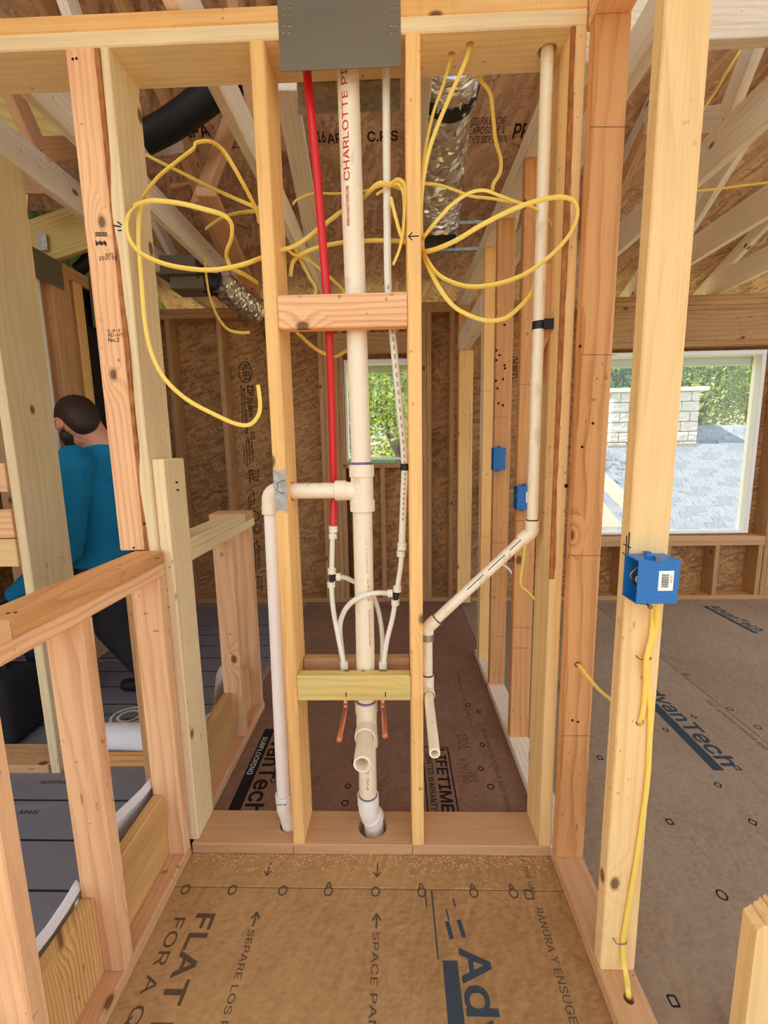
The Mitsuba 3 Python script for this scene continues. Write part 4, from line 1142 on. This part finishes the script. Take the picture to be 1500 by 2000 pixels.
cable([(1283, 1172, -.362), (1284, 1200, -.358), (1281, 1230, -.353), (1268, 1268, -.3505), (1264, 1300, -.3495), (1265, 1340, -.3495), (1270, 1380, -.350), (1269, 1450, -.350), (1264, 1530, -.350), (1252, 1620, -.350), (1240, 1700, -.350), (1226, 1780, -.350), (1217, 1840, -.352), (1219, 1880, -.358), (1223, 1905, -.372), (1227, 1935, 'z', .055), (1228, 1948, 'z', .034), (1229, 1953, 'z', .004)], 0, 'yellow cable running down the broad pale stud into a hole in the plate', 0.0062)
cable([(1275, 1172, -.36), (1276, 1205, -.352), (1272, 1245, -.3535), (1262, 1290, -.358), (1261, 1330, -.3515), (1258, 1375, -.350), (1254, 1398, -.351), (1249, 1409, -.343), (1250, 1412, -.32)], 0, 'yellow cable bending from the blue box into a hole in the stud', 0.0058)
cable([(1126, 1296, -.03), (1132, 1301, -.055), (1147, 1320, -.09), (1170, 1347, -.14), (1195, 1368, -.19)], 0, 'dark yellow cable leaving a hole in the reddish brown corner stud', 0.0055)
cable([(1025, 1055, .4), (1022, 1090, .4), (1017, 1125, .4), (1017, 1145, .4), (1028, 1155, .42), (1052, 1178, .45)], 0, 'yellow cable hanging below the slanting pipe elbow', 0.006)
cable([(980, 1103, .9), (992, 1110, .9), (1003, 1125, .9)], 0, 'short white cable behind the slanting pipe', 0.006, 'cable_white')
for q in ((1262, 1287), (1215, 1843)):
    c = at(*q, y=-.3565)
    st = sweep(spline([c + [-0.017, 0.010, 0.003], c + [-0.012, 0.0, -0.001], c + [0.010, 0.0, 0.0], c + [0.012, 0.010, 0.001]], 4), 0.0012, sides=8)
    put('cable_staple', st, 'nail_steel', None, label='wire staple over the cable %s' % ('below the blue box' if q[1] < 1500 else 'near the foot of the broad pale stud'), cat='staple')

# ------------------------------------------------------------------ electrical boxes
def ebox(x0, x1, y0, y1, z0, z1, label, sticker=True):
    """A plastic outlet box open towards -x, nailed to the near face of a stud at y1."""
    t = thing('electrical_box', label, 'electrical box', 'blue electrical boxes')
    w = 0.003
    put('body', cat(boxm(x0, x1, y0, y0 + w, z0, z1, .001), boxm(x0, x1, y1 - w, y1, z0, z1, .001), boxm(x0, x1, y0, y1, z0, z0 + w, .001), boxm(x0, x1, y0, y1, z1 - w, z1, .001), boxm(x1 - w, x1, y0, y1, z0, z1, .001)), 'blue_plastic', t)
    put('rib', cat(boxm(x0 + .02, x1 - .006, y0 - .0008, y0 + .001, z1 - .017, z1 - .015, .0003), boxm(x0 + .012, x1 - .014, y0 - .0008, y0 + .001, z0 + .013, z0 + .015, .0003)), 'blue_plastic', t)
    for z, xx, s in ((z1 + .004, x0 + .034, 1), (z0 - .004, x0 + .026, -1)):
        put('nail', cat(rod((xx, y0 - .006, z), (xx + .006, y1 - 0.0005, z), .002, sides=8), rod((xx, y0 - .007, z), (xx, y0 - .005, z), .005, sides=12)), 'nail_steel', t, smooth=30)
        put('nail_guide', cat(boxm(xx - .012, xx + .006, y0 + .012, y0 + .02, min(z, z - s * .004) - .002, max(z, z - s * .004) + .004, .001), boxm(xx + 0.002, xx + .012, y1 - .02, y1 - .008, min(z, z - s * .004) - .002, max(z, z - s * .004) + .004, .001)), 'blue_plastic', t)
    for k_, (dy, dz) in enumerate(((.3, .86), (.5, .80), (.7, .88))):
        q0, q1 = np.array([x1 - .004, y0 + dy * (y1 - y0), z1 - .01]), np.array([x0 + .01, y0 + dy * (y1 - y0) + .006, z0 + dz * (z1 - z0) - .03])
        put('wire', sweep(spline([q0, (q0 + q1) / 2 + [0, 0, .012], q1, q1 - [-.012, 0, .02]], 5), .0016, sides=8), ('cable_white', 'black_plastic', 'copper')[k_], t, smooth=40)
    if sticker:
        sx = x0 + .5 * (x1 - x0)
        zc = (z0 + z1) / 2
        st = put('sticker', boxm(sx, sx + .030, y0 - .0006, y0, zc - .018, zc + .024, .0002), 'label_white', t)
        bars = []
        for i in range(13):
            z = zc - .010 + i * .0022
            bars.append(((sx + .006, y0 - .0006, z), (sx + .020, y0 - .0006, z)))
        put('barcode', strokes(bars, .0011, NY, .0003), 'ink_black', st)
        text('printed_text', 'B120A', (sx + .0235, y0 - .0006, zc + .014), (0, 0, -1), (1, 0, 0), .0035, 'ink_black', st, depth=.0003)
    return t


ebox(0.849, 0.932, -0.402, -0.3452, 1.021, 1.113, 'large blue electrical box with a barcode sticker on the broad pale stud')
ebox(0.845, 0.915, 0.492, 0.5488, 1.085, 1.18, 'blue electrical box with a sticker on the partition stud right behind the thin pipe')
ebox(0.845, 0.905, 0.938, 0.9918, 1.22, 1.33, 'small blue electrical box farthest back on the partition, left of the other one', False)

# ------------------------------------------------------------------ ducts and registers
def foil_duct(pts, r, label, seed, name='flexible_duct'):
    t = thing(name, label, 'duct')
    p = spline(pts, 22)
    s = np.arange(len(p))
    rr = r * (1 + 0.035 * np.sin(s * 1.5))
    m = sweep(p, rr, sides=40)
    v = np.asarray(m.vertices)
    nrm = np.asarray(m.vertex_normals)
    n1 = meshkit.fbm(v * 34 + seed, 3) - 0.5
    n2 = np.abs(meshkit.noise(v * 60 + seed * 3) - 0.5)
    m.vertices = v + nrm * (0.035 * r / 0.09 * n1 + 0.012 * n2)[:, None]
    put('sleeve', m, 'foil', t, smooth=25)
    return t, p


fd, fp = foil_duct([at(888, 90, y=.55), at(882, 150, y=.68), at(872, 220, y=.9), at(865, 300, y=1.2), at(862, 380, y=1.48), at(860, 432, y=1.62)], 0.108, 'crinkled silver flexible duct with a black collar hanging right of the middle stud', 3)
d = fp[26] - fp[22]
put('collar', sweep(fp[22:31], 0.117, sides=32), 'black_rubber', fd, smooth=40)
rg = thing('register_box', 'galvanised register box with two hanger bars below the silver duct', 'register box')
c = at(858, 462, y=1.70)
put('box', cat(boxm(c[0] - .10, c[0] - .095, 1.63, 1.77, c[2] - .07, c[2] + .08, .001), boxm(c[0] + .095, c[0] + .10, 1.63, 1.77, c[2] - .07, c[2] + .08, .001), boxm(c[0] - .10, c[0] + .10, 1.765, 1.77, c[2] - .07, c[2] + .08, .001), boxm(c[0] - .10, c[0] + .10, 1.63, 1.635, c[2] - .02, c[2] + .08, .001), boxm(c[0] - .1, c[0] + .1, 1.63, 1.77, c[2] + .076, c[2] + .08, .001)), 'galvanised', rg)
for py in (437, 481):
    c = at(825, py, y=1.65)
    put('hanger_bar', boxm(0.487, 1.099, 1.645 if py < 450 else 1.70, 1.657 if py < 450 else 1.712, c[2] - .012, c[2] + .008, .001), 'galvanised', rg)
foil_duct([at(425, 545, y=1.75), at(450, 570, y=1.9), at(480, 592, y=2.05), at(500, 606, y=2.2)], 0.085, 'crinkled silver flexible duct behind the left bay, leaving the dark register box', 8)
rg = thing('register_box', 'dark register box at the top of the far wall seen through the left bay', 'register box')
c = at(365, 538, y=1.75)
put('box', cat(boxm(c[0] - .16, c[0] + .10, 1.66, 1.86, c[2] - .02, c[2] + .09, .004), boxm(c[0] - .09, c[0] + .13, 1.69, 1.86, c[2] - .10, c[2] - .021, .006)), 'dull_steel', rg)
put('collar', rod((c[0] + .08, 1.76, c[2] - .02), (c[0] + .2, 1.78, c[2] - .05), 0.075), 'black_plastic', rg, smooth=40)
bd = thing('black_duct', 'black insulated hose slanting up under the roof deck at the upper left', 'duct')
hp = spline([at(210, 345, y=1.0), at(260, 285, y=.98), at(330, 245, y=.92), at(400, 195, y=.86), at(470, 140, y=.8)], 10)
put('hose', sweep(hp, 0.062, sides=24), 'black_rubber', bd, smooth=50)
put('tie', sweep(hp[12:14], 0.066, sides=24), 'black_plastic', bd, smooth=50)
bd2 = thing('black_duct', 'black hose end above the second dark steel plate of the side wall', 'duct')
put('hose', sweep(spline([at(152, 528, y=1.75), at(170, 510, y=1.75), at(186, 480, y=1.75)], 6), 0.04, sides=20), 'black_rubber', bd2, smooth=50)

# ------------------------------------------------------------------ the person
def hull(a, ra, b, rb):
    def ball(c, r):
        s = trimesh.creation.icosphere(2, r)
        return np.asarray(s.vertices) + c
    return m3.Manifold.hull_points(np.vstack([ball(np.asarray(a), ra), ball(np.asarray(b), rb)]))


def chain(pts):
    out = m3.Manifold()
    for (a, ra), (b, rb) in zip(pts[:-1], pts[1:]):
        out = out + hull(a, ra, b, rb)
    return out


def fig(man, edge=0.02, it=12):
    mm = man.refine_to_length(edge).to_mesh()
    m = trimesh.Trimesh(mm.vert_properties[:, :3], mm.tri_verts)
    trimesh.smoothing.filter_taubin(m, iterations=it)
    return m


per = thing('person', 'person in a teal long-sleeved shirt and dark trousers bending over behind the half wall', 'person')
YP2 = 0.98
P = lambda px, py, y=YP2: at(px, py, y=y)
head = P(153, 828)
neck0, neck1 = P(178, 852), P(200, 869, 1.0)
shL, shR = P(146, 906, .86), P(226, 892, 1.22)
chest, waist, pelvis = P(178, 955, 1.02), P(190, 1050, 1.04), P(196, 1125, 1.04)
hipL, hipR = pelvis + [-.07, -.09, -.03], pelvis + [.02, .09, -.03]
elL, elR = P(132, 1075, .78), P(120, 1070, 1.15)
wrL, wrR = P(30, 1160, .80), P(40, 1160, 1.12)
kneeL = np.array([hipL[0] - .14, .84, .44])
footL = np.array([hipL[0] - .06, .82, .09])
kneeR = P(225, 1222, 1.02)
footR = np.array([*at(298, 1330, z=.07)[:2], .09])
FA = math.radians(37)
NOD = math.radians(22)


def H(dx, dy, dz):
    """An offset in the head's own axes (it faces -x there), bowed and turned."""
    dx, dz = dx * math.cos(NOD) + dz * math.sin(NOD) * -1, dz * math.cos(NOD) + dx * math.sin(NOD)
    return head + np.array([dx * math.cos(FA) + dy * math.sin(FA), -dx * math.sin(FA) + dy * math.cos(FA), dz])


torso = [(neck1, .062), (chest, .135), (waist, .135), (pelvis, .135)]
body = chain([(H(.0, 0, .03), .088), (H(-.03, 0, -.05), .066), (neck0, .064), (neck1, .070), (chest, .13), (waist, .128), (pelvis, .13)])
body = body + chain([(H(.03, 0, 0), .085), (neck0 + [.01, 0, .01], .066), (neck1, .07)])
for sh, el, w in ((shL, elL, wrL), (shR, elR, wrR)):
    body = body + chain([(chest + [0, 0, .08], .09), (sh, .066), (el, .045), (w, .032)])
for hip, kn, ft in ((hipL, kneeL, footL), (hipR, kneeR, footR)):
    body = body + chain([(pelvis, .12), (hip, .095), (kn, .062), (ft, .042)])
# hands: palm, four fingers and a thumb each
for w, d in ((wrL, np.array([-.75, .1, -.5])), (wrR, np.array([-.75, -.1, -.5]))):
    d = d / np.linalg.norm(d)
    side = np.cross(d, [0, 0, 1])
    side /= np.linalg.norm(side)
    pal = w + d * .07
    body = body + chain([(w, .031), (pal, .030)])
    for k in range(4):
        b0 = pal + side * (k - 1.5) * .019 + d * .015
        L = (.062, .074, .07, .055)[k]
        body = body + chain([(b0, .0105), (b0 + d * L * .6 + [0, 0, -.008], .0095), (b0 + d * L + [0, 0, -.03], .0085)])
    b0 = w + d * .03 - side * .028
    body = body + chain([(b0, .012), (b0 + d * .03 - side * .022, .011), (b0 + d * .055 - side * .02 + [0, 0, -.012], .0095)])
# nose and chin
body = body + hull(H(-.088, 0, .012), .010, H(-.102, 0, -.018), .015)
body = body + hull(H(-.062, 0, -.085), .030, H(-.03, 0, -.07), .045)
put('body', fig(body, .018), 'skin', per, smooth=True)
ears = []
for s in (-1, 1):
    c = H(.012, s * .090, -.005)
    e = trimesh.creation.torus(.031, .011, 20, 10)
    e.apply_scale([.72, 1.15, 1])
    e.apply_transform(trimesh.geometry.align_vectors([0, 0, 1], H(.35, s, .05) - head))
    e.apply_translation(c)
    e2 = trimesh.creation.icosphere(2, .022)
    e2.apply_scale([.75, .35, 1.1])
    e2.apply_translation(c - (H(0, s * .004, 0) - head))
    ears += [e, e2]
put('ear', cat(*ears), 'skin', per, smooth=40)
for s in (-1, 1):
    e = trimesh.creation.icosphere(2, .011)
    e.apply_translation(H(-.081, s * .032, .018))
    put('eye', e, 'eye_white', per, smooth=True)
hair = chain([(H(.018, 0, .048), .096), (H(.055, 0, .012), .086), (H(.075, 0, -.028), .064)]) + chain([(H(-.04, 0, .055), .084), (H(.018, 0, .048), .096)])
put('hair', fig(hair, .012, 6), 'hair', per, smooth=True)
beard = chain([(H(-.01, -.055, -.06), .036), (H(-.058, -.02, -.09), .040), (H(-.058, .02, -.09), .040), (H(-.01, .055, -.06), .036)])
put('beard', fig(beard, .012, 6), 'hair', per, smooth=True)
shirt = chain([(neck1 + [.0, 0, -.05], .088), (chest, .160), (waist, .155), (pelvis + [0, 0, .06], .158)])
for sh, el, w in ((shL, elL, wrL), (shR, elR, wrR)):
    shirt = shirt + chain([(chest + [0, 0, .07], .11), (sh, .088), (el, .064), (el * .25 + w * .75, .047), (w, .043)])
sm = fig(shirt, .016, 8)
v = np.asarray(sm.vertices)
fold = meshkit.fbm(v * np.array([7, 7, 15]), 3, 5) - 0.5
sm.vertices = v + np.asarray(sm.vertex_normals) * (0.020 * fold)[:, None]
put('shirt', sm, 'shirt', per, smooth=True)
tr = chain([(pelvis + [0, 0, .06], .148), (pelvis, .155)])
for hip, kn, ft in ((hipL, kneeL, footL), (hipR, kneeR, footR)):
    tr = tr + chain([(pelvis, .15), (hip, .128), (kn, .100), (ft + [0, 0, .05], .078)])
put('trousers', fig(tr, .02, 8), 'trousers', per, smooth=True)
put('belt', lathe(pelvis + [0, 0, .05], (0, 0, 1), [(0, .150), (0, .156), (.035, .156), (.035, .150)]), 'black_rubber', per, smooth=30)
for ft in (footL, footR):
    sh = chain([(ft + [.04, 0, -.035], .042), (ft + [-.06, 0, -.038], .039), (ft + [-.15, 0, -.042], .033)])
    put('shoe', fig(sh, .015, 6), 'black_rubber', per, smooth=True)
for w, d in ((wrL, np.array([-.75, .1, -.5])), (wrR, np.array([-.75, -.1, -.5]))):
    d = d / np.linalg.norm(d)
    side = np.cross(d, [0, 0, 1])
    side /= np.linalg.norm(side)
    pal = w + d * .07
    gl = chain([(w, .036), (pal, .035)])
    for k in range(4):
        b0 = pal + side * (k - 1.5) * .020 + d * .015
        L = (.066, .078, .074, .06)[k]
        gl = gl + chain([(b0, .0135), (b0 + d * L * .6 + [0, 0, -.008], .0125), (b0 + d * L + [0, 0, -.03], .0115)])
    b0 = w + d * .03 - side * .028
    gl = gl + chain([(b0, .015), (b0 + d * .03 - side * .022, .014), (b0 + d * .057 - side * .02 + [0, 0, -.012], .0125)])
    put('glove', fig(gl, .008, 5), 'glove', per, smooth=True)
# tool bag on the floor by the person
bg = thing('tool_bag', 'dark tool bag on the membrane in front of the person', 'bag')
c = at(62, 1428, z=0.15)
m = chamfer_box((.36, .22, .34), .03)
m = m.subdivide().subdivide()
trimesh.smoothing.filter_taubin(m, iterations=8)
m.apply_translation([-1.58, .60, .178])
put('bag', m, 'trousers', bg, smooth=True)
put('handle', sweep(spline([(-1.68, .60, .33), (-1.66, .60, .40), (-1.58, .60, .43), (-1.50, .60, .40), (-1.48, .60, .33)], 6), .012), 'black_rubber', bg, smooth=40)

# ------------------------------------------------------------------ outside
gm = trimesh.creation.box((160, 140, 1))
gm.apply_translation([10, 60, -3.9])
put('ground', gm, 'grass', None, label='lawn around the house far below the windows', cat='ground', kind='structure')

nh = thing('neighbor_house', 'pale house with a grey shingled roof seen through the wide window', 'house')
ev, rg_ = np.array([0, 8.0, -0.62]), np.array([0, 11.0, 1.70])
sl = (rg_ - ev) / np.linalg.norm(rg_ - ev)
nr = np.array([0, -sl[2], sl[1]])
LEN = np.linalg.norm(rg_ - ev)
XA, XB = 3.2, 15.0
put('wall', boxm(XA + .3, XB - .3, 8.4, 13.6, -3.4, -0.66, .01), 'wall_paint', nh)
v = np.array([[XA, *(ev[1:])], [XB, *(ev[1:])], [XB, *(rg_[1:])], [XA, *(rg_[1:])]])
v = np.vstack([v, v - nr * .12])
deck = tm(v, [[0, 1, 2], [0, 2, 3], [4, 6, 5], [4, 7, 6], [0, 4, 5], [0, 5, 1], [1, 5, 6], [1, 6, 2], [2, 6, 7], [2, 7, 3], [3, 7, 4], [3, 4, 0]])
put('roof', deck, 'shingle_mid', nh)
v2 = v.copy()
v2[:, 1] = 2 * rg_[1] - v2[:, 1] + 0.02
put('roof', tm(v2, deck.faces[:, ::-1]), 'shingle_mid', nh)
put('gutter', boxm(XA, XB, 7.88, 7.98, -0.76, -0.64, .01), 'vinyl_white', nh)
NR, TABW = 24, 0.42
ex = LEN / NR
rest = []
for r in range(NR):
    off = (r % 2) * TABW * .5 + rng.uniform(-.05, .05)
    for cidx in range(-6, 24):
        x0 = 5.1 + off + cidx * TABW
        h0 = rng.uniform(.014, .030)
        b = chamfer_box((TABW - .012, ex + .02, h0), .002)
        M = np.eye(4)
        M[:3, 0], M[:3, 1], M[:3, 2] = (1, 0, 0), sl, nr
        M[:3, 3] = ev + sl * (ex * (r + .5)) + nr * (h0 / 2 + .004) + np.array([x0 + TABW / 2, 0, 0])
        tilt = trimesh.transformations.rotation_matrix(0.05, [1, 0, 0])
        b.apply_transform(M @ tilt)
        if 0 <= cidx < 12:
            put('shingle', b, 'shingle_light' if (r * 7 + cidx * 5) % 3 else 'shingle_mid', nh)
        elif XA < x0 < XB - TABW:
            rest.append(b)
put('shingle_field', cat(*rest), 'shingle_mid', nh, kind='stuff')
# chimney of split-faced blocks
ch = thing('chimney', 'wide chimney of pale split-faced blocks on the roof outside the wide window', 'chimney')
CX0, CX1, CY0, CY1 = 5.86, 8.06, 10.4, 11.5
put('core', boxm(CX0 + .06, CX1 - .06, CY0 + .06, CY1, .6, 2.57, .01), 'stone', ch)
z = 1.07
r = 0
while z < 2.5:
    hh = 0.25
    nb = 5
    for cidx in range(nb + (r % 2)):
        bw = (CX1 - CX0) / nb
        x0 = CX0 + (cidx - .5 * (r % 2)) * bw
        x1 = min(x0 + bw, CX1)
        x0 = max(x0, CX0)
        if x1 - x0 < .05:
            continue
        m = chamfer_box((x1 - x0 - .015, .14, hh - .015), .012).subdivide().subdivide()
        vv = np.asarray(m.vertices)
        m.vertices = vv + np.stack([vv[:, 0] * 0, -0.035 * np.abs(meshkit.noise(vv * 16 + r * 5 + cidx * 9)) * (vv[:, 1] < 0), vv[:, 0] * 0], 1)
        m.apply_translation([(x0 + x1) / 2, CY0 + .04, z + hh / 2])
        put('block', m, 'stone', ch)
    for cidx in range(2):
        m = chamfer_box((.14, .42, hh - .015), .012)
        m.apply_translation([CX0 + .04, CY0 + .35 + .44 * cidx, z + hh / 2])
        put('block', m, 'stone', ch)
    z += hh
    r += 1
put('cap', boxm(CX0 - .14, CX1 + .16, CY0 - .14, CY1 + .1, 2.57, 2.67, .015), 'wall_paint', ch)
put('flashing', boxm(CX0 - .06, CX1 + .05, CY0 - .1, CY0 + .02, 1.08, 1.26, .01), 'galvanised', ch)
# small white gable at the left edge of the wide window
gb = thing('gable_dormer', 'small white stone-faced gable left of the chimney in the wide window', 'gable')
put('face', boxm(2.6, 4.0, 5.98, 6.4, -3.3, -.05, .01), 'stone', gb)
beam('rake_board', (3.2, 5.9, 1.20), (4.35, 5.9, .10), .05, .2, 4, gb)
scene[[k for k in scene if k.startswith(gb + '__rake')][0]]['bsdf'] = {'type': 'ref', 'id': 'vinyl_white'}
pg = tm([[2.2, 5.98, -.05], [4.1, 5.98, -.05], [3.15, 5.98, 1.1], [2.2, 6.3, -.05], [4.1, 6.3, -.05], [3.15, 6.3, 1.1]], [[0, 1, 2], [3, 5, 4], [0, 3, 4], [0, 4, 1], [1, 4, 5], [1, 5, 2], [2, 5, 3], [2, 3, 0]])
put('gable_end', pg, 'vinyl_white', gb)


def tree(x, y, z0, zc, rx, rz, n, leaf, label, seed, size=.13, trunk_r=.18, branches=5):
    t = thing('tree', label, 'tree', 'trees outside the windows')
    g = np.random.default_rng(seed)
    tops = []
    ms = [sweep(spline([(x, y, z0), (x + .1, y, z0 + .4 * (zc - z0)), (x - .05, y, zc)], 8), np.linspace(trunk_r, trunk_r * .45, 17), sides=10)]
    for k in range(branches):
        a = 2 * math.pi * k / branches + g.uniform(-.4, .4)
        b = np.array([x, y, z0 + (.5 + .4 * g.random()) * (zc - z0)])
        e = np.array([x + rx * .7 * math.cos(a), y + rx * .6 * math.sin(a), zc + rz * g.uniform(-.3, .6)])
        ms.append(sweep(spline([b, (b + e) / 2 + [0, 0, .15 * rz], e], 6), np.linspace(trunk_r * .45, .025, 13), sides=7))
        tops.append(e)
    put('trunk', cat(*ms), 'bark', t, smooth=50)
    clumps = np.array([[x, y, zc]] + [[x + rx * g.normal(0, .5), y + rx * g.normal(0, .5), zc + rz * g.normal(0, .5)] for _ in range(26)])
    c = clumps[g.integers(0, len(clumps), n)] + g.normal(0, 1, (n, 3)) * np.array([rx, rx, rz]) * .24
    d = g.normal(size=(n, 3))
    d /= np.linalg.norm(d, axis=1, keepdims=True)
    e = np.cross(d, g.normal(size=(n, 3)))
    e /= np.linalg.norm(e, axis=1, keepdims=True)
    s = size * g.uniform(.6, 1.3, (n, 1))
    V = np.stack([c - d * s, c + e * s * .4, c + d * s, c - e * s * .4], 1).reshape(-1, 3)
    i = np.arange(n)[:, None] * 4
    f = np.vstack([i + [0, 1, 2], i + [0, 2, 3]])
    k = g.random(n)
    main, alt = leaf
    for nm, sel in ((main, k < .72), (alt, k >= .72)):
        j = np.nonzero(sel)[0]
        vv = V.reshape(-1, 4, 3)[j].reshape(-1, 3)
        ii = np.arange(len(j))[:, None] * 4
        put('foliage', tm(vv, np.vstack([ii + [0, 1, 2], ii + [0, 2, 3]])), nm, t, kind='stuff')


tree(0.45, 11.5, -3.4, 3.3, 2.4, 1.9, 16000, ('leaf_green', 'leaf_yellow'), 'tree with forked grey trunk filling the narrow window behind the pipes', 1, .075, .24)
tree(-1.8, 13.5, -3.4, 2.4, 2.2, 2.2, 11000, ('leaf_green', 'leaf_dark'), 'darker tree behind the forked one at the left of the narrow window', 2, .085)
tree(1.4, 16.5, -3.4, 2.2, 2.6, 2.4, 11000, ('leaf_yellow', 'leaf_green'), 'yellowish tree standing farther back right of the narrow window', 3, .085)
tree(7.6, 16.0, -3.4, 4.6, 2.2, 2.0, 14000, ('leaf_dark', 'leaf_green'), 'dark green tree above the chimney at the left of the wide window', 4, .09)
tree(11.2, 15.0, -3.4, 4.2, 2.6, 2.3, 22000, ('leaf_green', 'leaf_yellow'), 'large light green tree right of the chimney beyond the roof', 5, .085, .26)
tree(14.8, 17.0, -3.4, 4.2, 2.8, 2.6, 18000, ('leaf_yellow', 'leaf_green'), 'yellow-green tree at the right edge of the wide window', 6, .09)
tree(12.0, 19.5, -3.4, 3.0, 2.4, 1.8, 9000, ('leaf_rust', 'leaf_dark'), 'rust-coloured tree showing between the green ones', 7, .1)
bn = thing('dumpster', 'green container standing below the forked tree in the narrow window', 'container')
put('body', boxm(-.55, .35, 10.0, 10.6, -3.4, 1.05, .02), 'green_paint', bn)
